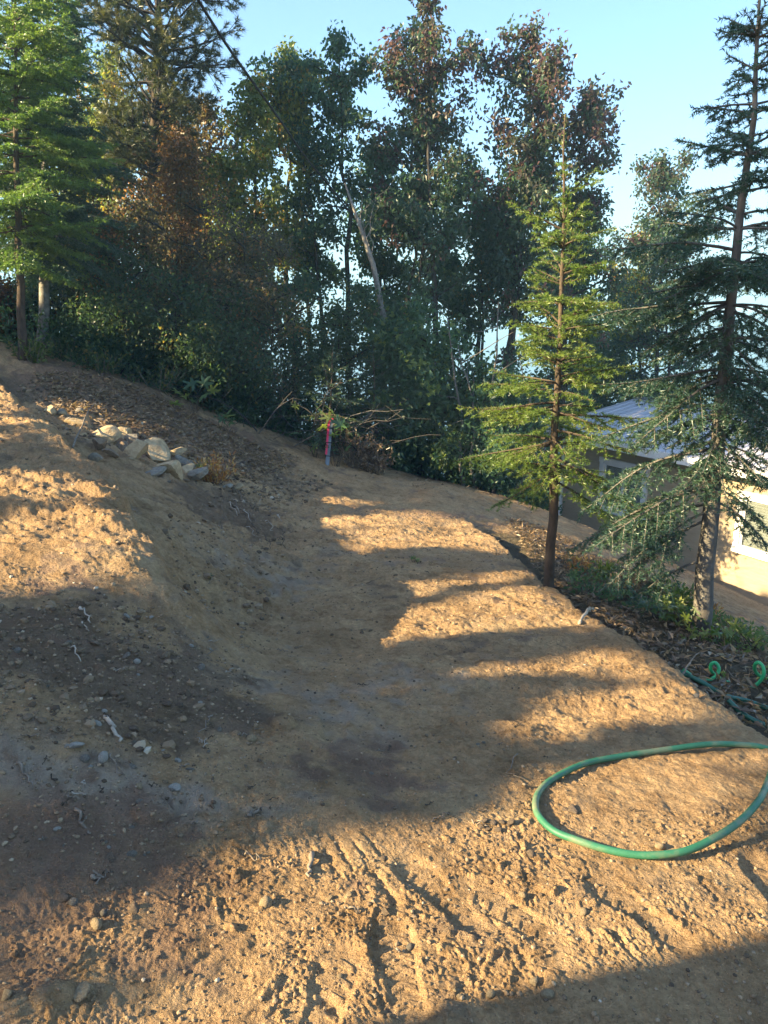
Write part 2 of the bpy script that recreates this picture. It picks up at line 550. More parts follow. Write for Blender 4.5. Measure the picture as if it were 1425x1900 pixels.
# end bank, rock ledge, upper slope
for x_, y_, Y_ in [(480, 842, 10.6), (560, 850, 11.0), (610, 862, 11.2), (570, 890, 10.2), (500, 890, 9.6),
                   (100, 762, 8.9), (200, 808, 8.5), (290, 858, 8.2), (350, 888, 8.0), (440, 920, 8.3), (130, 800, 7.9), (250, 850, 7.6),
                   (0, 640, 11.5), (60, 682, 10.6), (150, 740, 9.8), (200, 692, 11.5), (300, 770, 10.2), (300, 732, 11.4), (400, 842, 9.3), (400, 782, 11.3), (480, 805, 11.6),
                   (720, 872, 12.3), (800, 890, 12.2), (900, 912, 12.0), (1000, 945, 11.4)]:
    cy(x_, y_, Y_)
for p in [(-4.5, 3.5, -1.05), (-6.5, 7, -0.8), (-3, 0.5, -1.25), (-8, 11, -0.2), (-9, 15, 0.2), (-3.5, 16, -2.1), (0, 16, -3.4), (3, 16, -4.2), (-15, 14, 1.8), (-14, 4, 0.7), (-10, 0, -0.3), (-10, -6, -0.3),
          (0, 0, -1.5), (0, -3, -1.4), (-4, -3, -1.2), (4, -3, -2.0), (4.5, 1, -2.4), (8, 5, -4.2), (6.5, 12.2, -5.15), (4, 16.6, -5.2), (6, 22, -6.4), (10, 12, -5.4), (12, 20, -6.6), (0, 30, -8.5), (12, 32, -9.6),
          (-14, 30, -2.5), (20, 12, -8), (14, 2, -6.5), (25, 30, -11), (0, 50, -13), (25, 50, -14), (-30, 50, -5), (-30, 20, 5), (-30, -10, 4), (10, -15, -3.5), (30, -10, -9), (-5, -20, -0.5)]:
    cw(*p)
_C = np.array(_cp)
_sc = 0.07


def _k(dx, dy):
    return np.sqrt(dx * dx + dy * dy + _sc * _sc)


_n = len(_C)
_A = np.zeros((_n + 3, _n + 3))
_A[:_n, :_n] = _k(_C[:, None, 0] - _C[None, :, 0], _C[:, None, 1] - _C[None, :, 1]) + np.eye(_n) * -0.02
_A[:_n, _n] = 1
_A[:_n, _n + 1:] = _C[:, :2]
_A[_n:, :_n] = _A[:_n, _n:].T
_Wt = np.linalg.solve(_A, np.concatenate([_C[:, 2], np.zeros(3)]))


def base_h(x, y):
    x = np.asarray(x, float)
    y = np.asarray(y, float)
    sh = x.shape
    x, y = x.ravel(), y.ravel()
    out = np.empty(len(x))
    for i in range(0, len(x), 40000):
        a, b = x[i:i + 40000], y[i:i + 40000]
        K = _k(a[:, None] - _C[None, :, 0], b[:, None] - _C[None, :, 1])
        out[i:i + 40000] = K @ _Wt[:_n] + _Wt[_n] + a * _Wt[_n + 1] + b * _Wt[_n + 2]
    r = np.hypot(x, y)
    f = np.clip((r - 25) / 40, 0, 1)
    f = f * f * (3 - 2 * f)
    far = 1.6 - 3.0 - 0.16 * (y) - 0.18 * x
    out = out * (1 - f) + np.clip(far, -17, 18) * f
    return out.reshape(sh)


def blob(x, y, cx, cy_, rx, ry, an=0.0):
    c, s = math.cos(an), math.sin(an)
    dx, dy = x - cx, y - cy_
    return np.exp(-(((dx * c + dy * s) / rx) ** 2 + ((-dx * s + dy * c) / ry) ** 2))


_ts = np.concatenate([np.linspace(0.8, 16, 500), np.linspace(16.1, 60, 200)])


def hit(px, py):
    """where the sight line through a photo pixel meets the smooth ground"""
    xc, yc = (px - 712.5) / FPX, (950.0 - py) / FPX
    d = np.array([xc, CP + yc * SP, -SP + yc * CP])
    P = d[None, :] * (_ts / d[1])[:, None] + np.array([0, 0, CAM_Z])
    g = P[:, 2] - base_h(P[:, 0], P[:, 1])
    i = np.argmax(g < 0)
    if g[i] >= 0:
        i = len(_ts) - 1
    a = g[i - 1] / (g[i - 1] - g[i] + 1e-9)
    q = P[i - 1] + (P[i] - P[i - 1]) * a
    return q


def sstep(a, b, v):
    t = np.clip((v - a) / (b - a), 0, 1)
    return t * t * (3 - 2 * t)


# boot prints, grooves and track marks pressed into the loose soil (photo pixel, heading, length, depth)
PRINTS = [(742, 1800, 1.75, .29, .010), (812, 1655, 2.2, .28, .008), (940, 1690, 2.4, .29, .006), (1440, 1655, 1.5, .3, .018), (610, 1850, 1.4, .29, .008), (1180, 1690, 2.2, .29, .006), (330, 1420, 1.0, .3, .008), (620, 1350, 1.6, .3, .006)]
GROOVES = [([(560, 1545), (600, 1630)], 0.007, 0.008), ([(585, 1545), (625, 1625)], 0.010, 0.014), ([(612, 1545), (655, 1620)], 0.010, 0.013), ([(640, 1545), (690, 1615)], 0.009, 0.012), ([(670, 1545), (715, 1600)], 0.009, 0.010),
           ([(690, 1620), (735, 1680)], 0.014, 0.021), ([(870, 1640), (905, 1700), (945, 1745), (975, 1790)], 0.009, 0.014), ([(700, 1700), (690, 1760), (705, 1830)], 0.010, 0.018), ([(695, 1830), (720, 1880)], 0.012, 0.018),
           ([(965, 1540), (970, 1600), (985, 1680)], 0.009, 0.013), ([(1300, 1640), (1330, 1670)], 0.009, 0.013), ([(1225, 1470), (1250, 1510)], 0.012, 0.008), ([(1140, 1735), (1190, 1790)], 0.009, 0.013), ([(1080, 1590), (1095, 1625)], 0.007, 0.011),
           ([(545, 1760), (600, 1790)], 0.015, 0.018), ([(590, 1830), (620, 1870)], 0.019, 0.018), ([(410, 1660), (470, 1740)], 0.019, 0.012), ([(300, 1830), (390, 1760)], 0.015, 0.012)]
_pr = [(hit(a, b), h_, l_, d_) for a, b, h_, l_, d_ in PRINTS]
_gr = [([hit(*q)[:2] for q in pts], w_, d_) for pts, w_, d_ in GROOVES]
_crumbp = hit(300, 1300)


def micro(x, y):
    """relief smaller than the control points: clods, tracks, prints"""
    r = np.hypot(x, y)
    wx = x + 0.05 * fbm(x * 6, y * 6, 5, 3)
    wy = y + 0.05 * fbm(x * 6 + 40, y * 6, 9, 3)
    front = 1 - sstep(1.95, 2.6, y - 0.25 * x + 0.25 * fbm(x * 2.2, y * 2.2, 3, 3))
    left = sstep(0.25, -0.35, x + 0.10 * (y - 2) + 0.3 * fbm(x * 1.7, y * 1.7, 23, 3)) * (1 - sstep(3.3, 4.3, y))
    rough_ = np.maximum(front, left)
    far = sstep(4.5, 8.0, r)
    z = 0.035 * fbm(x * 1.1, y * 1.1, 31, 3) * (0.6 + 0.5 * left) + 0.012 * fbm(x * 3.1, y * 3.1, 41, 4) * (0.7 + 1.0 * left)
    z += 0.006 * fbm(x * 11, y * 11, 45, 4) * (0.7 + 0.7 * rough_)
    patch = sstep(-0.18, 0.25, fbm(x * 2.4, y * 2.4, 61, 4))
    cw_ = rough_ * (0.35 + 0.65 * patch) + 0.22 * (1 - rough_) * patch
    z += (1 - rough_) * (0.25 + 0.75 * patch) * clods(wx, wy, 0.03, 111, 0.5, 0.15, 0.5, 0.6)
    z += (1 - rough_) * (0.020 * fbm(x * 7, y * 14, 47, 5, 0.6) + 0.010 * fbm(x * 24, y * 34, 49, 3, 0.6))
    z += cw_ * clods(wx, wy, 0.012, 99, 0.8, 0.25, 0.62, 0.65)
    z += cw_ * clods(wx, wy, 0.020, 101, 0.45, 0.22, 0.58, 0.55)
    z += cw_ * clods(wx, wy, 0.036, 121, 0.2, 0.2, 0.48, 0.5)
    z += (0.3 + 0.7 * rough_) * patch * clods(wx, wy, 0.075, 141, 0.16, 0.12, 0.4, 0.5)
    z += (0.15 + 0.85 * left) * clods(wx, wy, 0.17, 161, 0.16, 0.12, 0.42, 0.55)
    z += far * 0.05 * fbm(x * 1.6, y * 1.6, 71, 4)
    bank = sstep(-0.2, -0.6, x + 0.02 * y) * sstep(3.3, 4.5, y)
    z += bank * (0.035 * fbm(x * 5, y * 5, 73, 4) + 0.022 * fbm(x * 15, y * 15, 77, 4, 0.6) + 0.6 * clods(wx, wy, 0.11, 171, 0.35, 0.12, 0.45, 0.6) + 0.7 * clods(wx, wy, 0.05, 181, 0.4, 0.15, 0.5, 0.7))
    # scraped streaks along the bench, machine track ribs
    bench = (1 - rough_) * sstep(-1.0, -0.3, x)
    z += bench * 0.018 * fbm(x * 1.3 + 0.5 * y, y * 9.0, 81, 3)
    z += bench * 0.014 * vnoise(x * 2.2, y * 26, 85) * sstep(-0.1, 0.3, fbm(x * 1.5, y * 1.5, 86, 2))
    # streaks down the cut face
    face = sstep(-0.15, -0.5, x - 0.05 * y + 0.2) * sstep(3.2, 4.0, y) * (1 - sstep(8.5, 10, y))
    z += face * 0.05 * fbm((x * 0.35 + y) * 7.0, (y * 0.35 - x) * 1.6, 91, 4)
    for P, h_, l_, d_ in _pr:
        c, s = math.cos(h_), math.sin(h_)
        dx, dy = x - P[0], y - P[1]
        u, v = (dx * c + dy * s) / (l_ / 2), (-dx * s + dy * c)
        wid = 0.046 - 0.010 * np.cos((u + 0.3) * 3.0)
        q = np.abs(u) ** 3 + np.abs(v / wid) ** 2.6
        ins = 1 - sstep(0.5, 2.2, q)
        flat = z * 0.85
        lug = 0.004 * sstep(0.1, 0.5, np.sin(u * 19 + np.abs(v) * 60)) * (1 - sstep(.55, .9, q))
        z = z - ins * (flat + d_ - lug) + d_ * 0.03 * np.exp(-((q - 1.45) / 0.35) ** 2) * (0.5 + vnoise(x * 40, y * 40, 7))
    for pts, w_, d_ in _gr:
        dm = np.full(x.shape, 9.0)
        for a, b in zip(pts[:-1], pts[1:]):
            ab = b - a
            t = np.clip(((x - a[0]) * ab[0] + (y - a[1]) * ab[1]) / (ab @ ab), 0, 1)
            dm = np.minimum(dm, np.hypot(x - a[0] - t * ab[0], y - a[1] - t * ab[1]))
        dm = np.abs(dm + 0.012 * vnoise(x * 35, y * 35, 17) + 0.006 * vnoise(x * 90, y * 90, 18))
        brk = 0.45 * np.clip(0.75 + 1.6 * vnoise(x * 23, y * 23, 19), 0, 1)
        z = z - brk * (d_ * np.exp(-(dm / (0.75 * w_)) ** 2) - d_ * 0.08 * np.exp(-((dm - 1.9 * w_) / (0.8 * w_)) ** 2))
    return z * (1 - sstep(25, 60, r))


def signed_line(x, y, L):
    dm = np.full(x.shape, 1e3)
    sg = np.zeros(x.shape)
    for a, b in zip(L[:-1], L[1:]):
        ab = b - a
        t = np.clip(((x - a[0]) * ab[0] + (y - a[1]) * ab[1]) / (ab @ ab), 0, 1)
        d = np.hypot(x - a[0] - t * ab[0], y - a[1] - t * ab[1])
        s_ = np.sign((x - a[0]) * ab[1] - (y - a[1]) * ab[0])
        nr_ = d < dm
        dm = np.where(nr_, d, dm)
        sg = np.where(nr_, s_, sg)
    return dm * sg


TERRACE = [hit(*q)[:2] for q in ((-60, 660), (0, 704), (80, 772), (135, 826), (190, 880), (232, 926), (265, 972), (292, 1030), (318, 1085))]
RIM = [hit(*q)[:2] for q in ((1480, 1410), (1425, 1372), (1330, 1308), (1250, 1250), (1180, 1200), (1095, 1142), (1010, 1085), (935, 1015), (870, 968))]


def creases(x, y):
    """the crisp broken edges a bucket leaves: terrace lip and bench rim"""
    j = 0.10 * fbm(x * 2.1, y * 2.1, 401, 4) + 0.05 * fbm(x * 9, y * 9, 405, 3)
    d = signed_line(x, y, TERRACE) + j         # positive on the terrace
    dr = norm(TERRACE[-1] - TERRACE[-3])
    fade = 1 - sstep(-0.45, 0.0, (x - TERRACE[-1][0]) * dr[0] + (y - TERRACE[-1][1]) * dr[1])
    z = fade * (0.04 * sstep(-0.05, 0.04, d) * np.exp(-(d / 0.8) ** 2) - 0.10 * (1 - sstep(-0.05, 0.04, d)) * np.exp(-(d / 0.55) ** 2))
    d = -signed_line(x, y, RIM) + 0.6 * j       # positive on the bench
    z = z + 0.02 * sstep(-0.03, 0.03, d) * np.exp(-(d / 0.3) ** 2) - 0.07 * (1 - sstep(-0.03, 0.03, d)) * np.exp(-(d / 0.3) ** 2)
    return z


def ground_z(x, y):
    x = np.atleast_1d(np.asarray(x, float))
    y = np.atleast_1d(np.asarray(y, float))
    return base_h(x, y) + micro(x, y) + creases(x, y)


def gz(x, y):
    return float(ground_z(x, y)[0])


def build_ground():
    d = np.r_[np.arange(-31, 31.001, 0.1)]
    side = np.array([1.2, 2.5, 4, 6, 9, 13, 18, 25, 34, 45, 60, 80, 105, 130])
    th = np.r_[-(31 + side[::-1]), d, 31 + side]
    th = np.r_[th, ]
    rs = [0.02, 0.25, 0.5, 0.75]
    r = 0.95
    while r < 15:
        rs.append(r)
        r += min(max(0.0011 * r * r / 1.0, 0.0026), 0.0055 * r + 0.001)
    while r < 160:
        rs.append(r)
        r *= 1.035
    rs = np.array(rs)
    TH, RR = np.meshgrid(np.radians(th), rs)
    X, Y = RR * np.sin(TH), RR * np.cos(TH)
    Z = ground_z(X.ravel(), Y.ravel()).reshape(X.shape)
    nr, nc = X.shape
    i = (np.arange(nr - 1)[:, None] * nc + np.arange(nc - 1)[None, :])
    F = np.stack([i, i + 1, i + nc + 1, i + nc], -1).reshape(-1, 4)
    # close the circle behind the camera
    e = np.arange(nr - 1) * nc
    F = np.concatenate([F, np.stack([e + nc - 1, e, e + nc, e + nc + nc - 1], -1)])
    F = F[:, ::-1]
    x, y = X.ravel(), Y.ravel()
    # soils: humus (dark), grey clay, reddish subsoil, leaf litter
    n1 = fbm(x * 1.8, y * 1.8, 201, 5)
    n2 = fbm(x * 0.9 + 5, y * 0.9, 221, 5)
    n3 = fbm(x * 4.5, y * 4.5, 241, 4)

    def pb(px, py, rx, ry, an=0.0):
        P = hit(px, py)
        return blob(x, y, P[0], P[1], rx, ry, an)
    hum = 1.2 * pb(200, 1230, .55, .35) + 0.9 * pb(240, 1330, .35, .2) + 0.9 * pb(100, 1520, .45, .10) + 0.4 * pb(560, 1440, .30, .16) + 0.25 * pb(700, 1440, .3, .16) + 1.7 * pb(430, 945, .6, .8) + 0.8 * pb(60, 1170, .5, .25) \
        + 1.0 * pb(330, 780, 1.8, 1.3) + 0.7 * pb(250, 735, 1.5, 1.0) + 0.8 * pb(100, 720, 1.6, 1.2) + 0.5 * pb(450, 820, 1.2, 1.2) + 0.9 * pb(420, 1310, .3, .1) + .6 * pb(290, 1150, .4, .2)
    n4 = fbm(x * 13, y * 13, 261, 4)
    hum = sstep(0.35, 1.25, hum + 1.0 * n1 + 0.9 * n3 + 0.9 * n4) * 0.9
    gre = 0.9 * pb(90, 1440, .45, .16) + 0.8 * pb(560, 1300, .6, .35) + 0.7 * pb(450, 1500, .35, .2) + 0.7 * pb(560, 1080, .45, 1.1) + 0.3 * pb(380, 1000, .5, .6) + 0.5 * pb(800, 1250, .7, .4)
    gre = sstep(0.25, 1.3, gre + 0.9 * n2 + 0.9 * n3 + 0.9 * n4) * 0.75
    red = sstep(0.3, 0.7, 0.8 * pb(140, 700, 1.2, .8) + 0.7 * pb(60, 1650, .5, .25) + 0.5 * pb(180, 1560, .5, .2) + 0.3 * pb(640, 1420, .35, .2) + 0.8 * n2 + 0.5 * n3 + 0.5 * n4) * 0.7
    past = 0
    lip = [hit(*q)[:2] for q in ((1440, 1385), (1330, 1310), (1250, 1250), (1180, 1200), (1095, 1142), (1010, 1085), (935, 1015))]
    dm = np.full(x.shape, 9.0)
    for a, b in zip(lip[:-1], lip[1:]):
        ab = b - a
        t = np.clip(((x - a[0]) * ab[0] + (y - a[1]) * ab[1]) / (ab @ ab), 0, 1)
        dd = np.hypot(x - a[0] - t * ab[0], y - a[1] - t * ab[1])
        side_ = (x - a[0]) * ab[1] - (y - a[1]) * ab[0]
        dm = np.where(dd < np.abs(dm), np.where(side_ > 0, dd, -dd), dm)
    lit_ = sstep(0.02, 0.14, dm + 0.08 * n1) * (1 - sstep(1.0, 1.6, dm + 0.5 * n1))
    tree = sstep(11.6, 13.0, y + 0.9 * n2 + 0.10 * np.abs(x + 1)) + sstep(9.5, 11.5, -x + 0.4 * y - 2.0 + n2)
    lit_ = np.clip(np.maximum(lit_, tree), 0, 1)
    me = mesh('ground', np.c_[x, y, Z.ravel()], F, M['ground'], smooth=True, attrs={'humus': hum, 'grey': gre, 'red': red, 'litter': lit_})
    o = link('ground', me)
    tag(o, 'bare tan soil of a freshly graded hillside bench with clods and boot prints', kind='structure')
    print('ground quads', len(F))
    return o


build_ground()


def build_water_and_hills():
    ang = np.linspace(0, 2 * math.pi, 97)[:-1]
    V = [[0, 0, LAKE_Z]]
    F3, F4 = [], []
    n = len(ang)
    for k, r in enumerate((60, 200, 700, 1500, 2400)):
        V += [[r * math.cos(a), r * math.sin(a) + 60, LAKE_Z] for a in ang]
        for i in range(n):
            j = (i + 1) % n
            if k == 0:
                F3.append([0, 1 + i, 1 + j])
            else:
                b0, b1 = 1 + (k - 1) * n, 1 + k * n
                F4.append([b0 + i, b1 + i, b1 + j, b0 + j])
    o = link('lake', mesh('lake', np.array(V), [np.array(F3), np.array(F4)], M['water'], smooth=True))
    tag(o, 'pale blue lake beyond the trees', kind='structure')
    # far shore: a ring of wooded hills with a pale beach at its foot
    hm, nt, N, L, b = new_mat('far_forest')
    geo = N.new('ShaderNodeNewGeometry')
    nz = N.new('ShaderNodeTexNoise')
    nz.inputs['Scale'].default_value = 0.06
    nz.inputs['Detail'].default_value = 8
    L.new(geo.outputs['Position'], nz.inputs['Vector'])
    r1 = ramp(N, [(0.35, (0.035, 0.05, 0.03)), (0.65, (0.09, 0.1, 0.06))])
    L.new(nz.outputs[0], r1.inputs[0])
    sep = N.new('ShaderNodeSeparateXYZ')
    L.new(geo.outputs['Position'], sep.inputs[0])
    mr = N.new('ShaderNodeMapRange')
    mr.inputs[1].default_value = LAKE_Z + 5
    mr.inputs[2].default_value = LAKE_Z + 9
    L.new(sep.outputs[2], mr.inputs[0])
    mx = N.new('ShaderNodeMix')
    mx.data_type = 'RGBA'
    mx.inputs[6].default_value = (0.42, 0.36, 0.28, 1)
    L.new(mr.outputs[0], mx.inputs[0])
    L.new(r1.outputs[0], mx.inputs[7])
    L.new(mx.outputs[2], b.inputs['Base Color'])
    b.inputs['Roughness'].default_value = 1.0
    az = np.radians(np.linspace(-65, 65, 700))
    rr = np.linspace(0, 1, 60)
    A, Q = np.meshgrid(az, rr)
    shore = 1150 + 160 * np.sin(A * 5 + 1) + 90 * fbm(A * 14, A * 0, 301, 3)
    Rr = shore + Q * 900
    hgt = (8 + (26 + 9 * np.sin(A * 3.0 + 0.6)) * sstep(0, 0.9, Q)) * sstep(0, 0.05, Q) + sstep(0.06, .2, Q) * (9 * fbm(A * 60, Q * 22, 311, 4) + 5 * fbm(A * 260, Q * 110, 315, 3)) - 2
    V = np.stack([Rr * np.sin(A), Rr * np.cos(A), LAKE_Z + hgt], -1).reshape(-1, 3)
    nr, nc = A.shape
    i = (np.arange(nr - 1)[:, None] * nc + np.arange(nc - 1)[None, :])
    F = np.stack([i, i + 1, i + nc + 1, i + nc], -1).reshape(-1, 4)[:, ::-1]
    o = link('far_hills', mesh('far_hills', V, F, hm, smooth=True))
    tag(o, 'hazy wooded hills and pale beach across the lake', kind='structure')


build_water_and_hills()


def build_haze():
    m = bpy.data.materials.new('thin_haze')
    m.use_nodes = True
    nt = m.node_tree
    for n in list(nt.nodes):
        if n.type != 'OUTPUT_MATERIAL':
            nt.nodes.remove(n)
    v = nt.nodes.new('ShaderNodeVolumePrincipled')
    v.inputs['Color'].default_value = (0.42, 0.74, 1.0, 1)
    v.inputs['Density'].default_value = HAZE
    v.inputs['Anisotropy'].default_value = 0.0
    nt.links.new(v.outputs[0], nt.nodes['Material Output'].inputs['Volume'])
    b = MB()
    b.box((0, 300, 8), 5400, 5200, 60)
    o = b.build('haze', m)
    tag(o, 'thin pale air haze over the lake and hillside', kind='stuff')


HAZE = 0.0018
if HAZE:
    build_haze()

# ------------------------------------------------------------------ sun shafts: where the photograph's ground is sunlit
TANE = math.tan(SUN_EL)
CA, SA = math.cos(SUN_AZ), math.sin(SUN_AZ)


def vw(P):
    """coordinates across the sunlight: v sideways, w height along the ray"""
    P = np.asarray(P, float)
    u = P[..., 0] * CA + P[..., 1] * SA
    return np.stack([-P[..., 0] * SA + P[..., 1] * CA, P[..., 2] + u * TANE], -1)


LIT_PX = [
    [(470, 1600), (570, 1555), (760, 1532), (900, 1520), (1000, 1500), (1005, 1455), (1050, 1425), (1200, 1405), (1425, 1392), (1500, 1400), (1500, 1900), (330, 1900), (330, 1750), (400, 1650)],
    [(975, 1345), (1040, 1292), (1150, 1283), (1290, 1260), (1400, 1335), (1440, 1372), (1300, 1338), (1150, 1342), (1000, 1385)],
    [(500, 1205), (600, 1168), (680, 1150), (750, 1130), (850, 1115), (1000, 1088), (1050, 1110), (1170, 1190), (1090, 1165), (1000, 1160), (900, 1175), (800, 1182), (700, 1195), (540, 1220)],
    [(900, 1255), (930, 1236), (1100, 1212), (1190, 1210), (1250, 1255), (1150, 1258), (1050, 1242), (970, 1250)],
    [(665, 1097), (760, 1085), (870, 1075), (1000, 1066), (1005, 1082), (880, 1088), (760, 1108), (690, 1125)],
    [(600, 965), (700, 960), (800, 945), (900, 985), (960, 1010), (1000, 1032), (900, 1026), (800, 1016), (700, 1022), (640, 1027), (655, 1000), (620, 985)],
    [(560, 925), (690, 925), (690, 935), (560, 940)],
    [(930, 975), (1090, 1000), (1110, 1045), (1000, 1030), (960, 1000)],
    [(-150, 690), (30, 720), (88, 775), (80, 790), (-150, 775)],
    [(-150, 800), (60, 815), (40, 830), (-150, 830)],
    [(-150, 895), (60, 885), (185, 890), (195, 925), (60, 930), (-150, 935)],
    [(-150, 950), (60, 965), (250, 962), (266, 1000), (255, 1015), (180, 1052), (60, 1098), (-150, 1110)],
    [(180, 1055), (250, 1035), (325, 1085), (318, 1118), (240, 1095)],
    [(70, 735), (130, 745), (230, 765), (300, 790), (330, 830), (385, 870), (390, 900), (350, 908), (290, 895), (180, 840)],
    [(345, 830), (400, 815), (470, 900), (470, 930), (410, 930)],
]
LIT = [vw(np.array([hit(*q) for q in pl])) for pl in LIT_PX]


def in_poly(q, poly):
    x, y = q[:, 0], q[:, 1]
    ins = np.zeros(len(q), bool)
    n = len(poly)
    for i in range(n):
        x1, y1 = poly[i]
        x2, y2 = poly[(i + 1) % n]
        c = ((y1 > y) != (y2 > y)) & (x < (x2 - x1) * (y - y1) / (y2 - y1 + 1e-12) + x1)
        ins ^= c
    return ins


# ------------------------------------------------------------------ the house below the bench
HP = at(1425, 1115, 12.4)
HA = R(31)
HD = np.array([-math.sin(HA), math.cos(HA), 0.0])      # along the wall, away from the camera
HN = np.array([math.cos(HA), math.sin(HA), 0.0])       # into the house
HZ = np.array([0.0, 0, 1])
HAX = np.array([HD, HN, HZ])
HT0, HT1, HH, HDEP = -3.6, 5.15, 2.3, 5.2
for t0, t1, z0, z1 in [(-3.0, 0.3, 0.15, 2.2), (0.9, 2.4, 0.1, 1.9)]:
    LIT.append(vw(np.array([HP + HD * a + HZ * z for a, z in ((t0, z0), (t1, z0), (t1, z1), (t0, z1))])))
for pl in ([(1240, 1040), (1425, 1105), (1425, 1125), (1240, 1060)], [(1330, 1140), (1425, 1140), (1425, 1165), (1330, 1165)]):
    LIT.append(vw(np.array([hit(*q) for q in pl])))


def house_at(t, n, z):
    return HP + HD * t + HN * n + HZ * z


def build_house():
    h = thing('house', 'low tan house with lapped siding, white windows and ribbed metal roof below the bench', 'house', HP)
    wins = [(-0.55, 0.72, 0.76, 1.72), (2.88, 3.98, 0.78, 1.76)]

    def loc(V):
        return np.asarray(V) - HP
    # core walls behind the boards
    m = MB()
    m.box(loc(house_at((HT0 + HT1) / 2, HDEP / 2 + 0.09, HH / 2 - 0.35)), HT1 - HT0 - 0.02, HDEP - 0.02, HH + 0.5, HAX)
    # gable triangle
    g = [(0.1, HH - 0.1), (HDEP / 2, HH + 0.36), (HDEP - 0.1, HH - 0.1)]
    m.prism(g, HT1 - HT0 - 0.06, loc(house_at(HT0 + 0.03, 0, 0)), HAX)
    m.build('wall', M['siding'], h)
    # lapped boards, course by course, cut at the windows
    exp = 0.19
    k = 0
    z = -0.15
    while z < HH - 0.05:
        z1 = min(z + exp + 0.02, HH)
        cuts = [(HT0, HT1)]
        for a, b, za, zb in wins:
            if z1 > za - 0.02 and z < zb + 0.02:
                nc = []
                for c0, c1 in cuts:
                    if b <= c0 or a >= c1:
                        nc.append((c0, c1))
                    else:
                        if a > c0:
                            nc.append((c0, a - 0.004))
                        if b < c1:
                            nc.append((b + 0.004, c1))
                cuts = nc
        for c0, c1 in cuts:
            # joints in long courses
            js = [c0] + [x for x in (HT0 + 2.2 + (k % 3) * 1.35, HT0 + 5.6 + (k % 2) * 1.1) if c0 + 0.3 < x < c1 - 0.3] + [c1]
            for j0, j1 in zip(js[:-1], js[1:]):
                b_ = MB()
                b_.prism([(-0.014, 0), (0.004, 0), (0.004, z1 - z), (-0.0005, z1 - z)], j1 - j0 - 0.003, loc(house_at(j0, 0.06, z)), HAX)
                b_.build('siding_board', M['siding'], h)
        z += exp
        k += 1
    # end wall boards (towards the lake)
    m = MB()
    m.box(loc(house_at(HT1 + 0.012, 0.055, HH / 2 - 0.2)), 0.06, 0.1, HH + 0.3, HAX)
    m.build('corner_trim', M['white'], h)
    for a, b, za, zb in wins:
        f = MB()
        w, hh = b - a, zb - za
        cx, cz_ = (a + b) / 2, (za + zb) / 2
        for c, sx, sz in (((cx, za - 0.03), w + 0.2, 0.1), ((cx, zb + 0.03), w + 0.2, 0.1), ((a - 0.03, cz_), 0.1, hh - 0.042), ((b + 0.03, cz_), 0.1, hh - 0.042)):
            f.box(loc(house_at(c[0], 0.028, c[1])), sx, 0.06, sz, HAX)
        fr = f.build('window_frame', M['white'], h)
        s_ = MB()
        for c, sx, sz in (((cx, za + 0.045), w - 0.045, 0.045), ((cx, zb - 0.045), w - 0.045, 0.045), ((a + 0.045, cz_), 0.045, hh - 0.14), ((b - 0.045, cz_), 0.045, hh - 0.14), ((cx, cz_), 0.05, hh - 0.14)):
            s_.box(loc(house_at(c[0], 0.045, c[1])), sx, 0.03, sz, HAX)
        s_.build('sash', M['white'], fr)
        for q in (-1, 1):
            g = MB()
            g.box(loc(house_at(cx + q * (w / 4 - 0.01), 0.05, cz_)), w / 2 - 0.09, 0.004, hh - 0.13, HAX)
            g.build('pane', M['glass'], fr)
        bl = MB()
        nz_ = int((hh - 0.1) / 0.05)
        tilt = np.array([HD, HN * 0.5 + HZ * 0.87, HZ * 0.5 - HN * 0.87])
        for q in range(nz_):
            bl.box(loc(house_at(cx, 0.072, za + 0.06 + q * 0.05)), w - 0.1, 0.046, 0.002, tilt)
        bl.build('blind', M['blind'], fr)
    # roof: two slopes with standing ribs
    ov, ovr = 0.4, 0.35
    rise, half = 0.40, HDEP / 2
    sl = rise / half
    ln = math.hypot(1, sl)
    for side in (1, -1):
        up = (HN * side + HZ * sl) / ln
        nr_ = (-HN * side * sl + HZ) / ln
        org = house_at(HT0 - ovr, half - side * (half + ov), HH - ov * sl + 0.02)
        L_ = (half + ov) * ln
        p = MB()
        ax = np.array([HD, up, nr_])
        tot = HT1 - HT0 + 2 * ovr
        p.box(loc(org + HD * tot / 2 + up * L_ / 2 + nr_ * 0.02), tot, L_, 0.04, ax)
        pan = p.build('roof', M['roof'], h)
        if side == 1:
            x = 0.06
            while x < tot:
                r_ = MB()
                r_.prism([(-0.016, 0), (0.016, 0), (0.009, 0.024), (-0.009, 0.024)], L_ + 0.02, loc(org + HD * x + nr_ * 0.041 - up * 0.01), np.array([up, HD, nr_]))
                r_.build('roof_rib', M['roof'], pan)
                x += 0.23
        fa = MB()
        fa.box(loc(org + HD * tot / 2 - up * 0.012 - HZ * 0.06 + nr_ * 0.02), tot, 0.02, 0.16, HAX)
        fa.build('fascia', M['white'], h)
    rc = MB()
    rc.box(loc(house_at((HT0 + HT1) / 2, half, HH + rise + 0.075)), HT1 - HT0 + 2 * ovr, 0.22, 0.05, HAX)
    rc.build('ridge_cap', M['roof_dark'], h)
    so = MB()
    so.box(loc(house_at((HT0 + HT1) / 2, -ov / 2, HH - 0.09)), HT1 - HT0 + 0.6, ov - 0.03, 0.02, HAX)
    so.build('soffit', M['white'], h)


build_house()

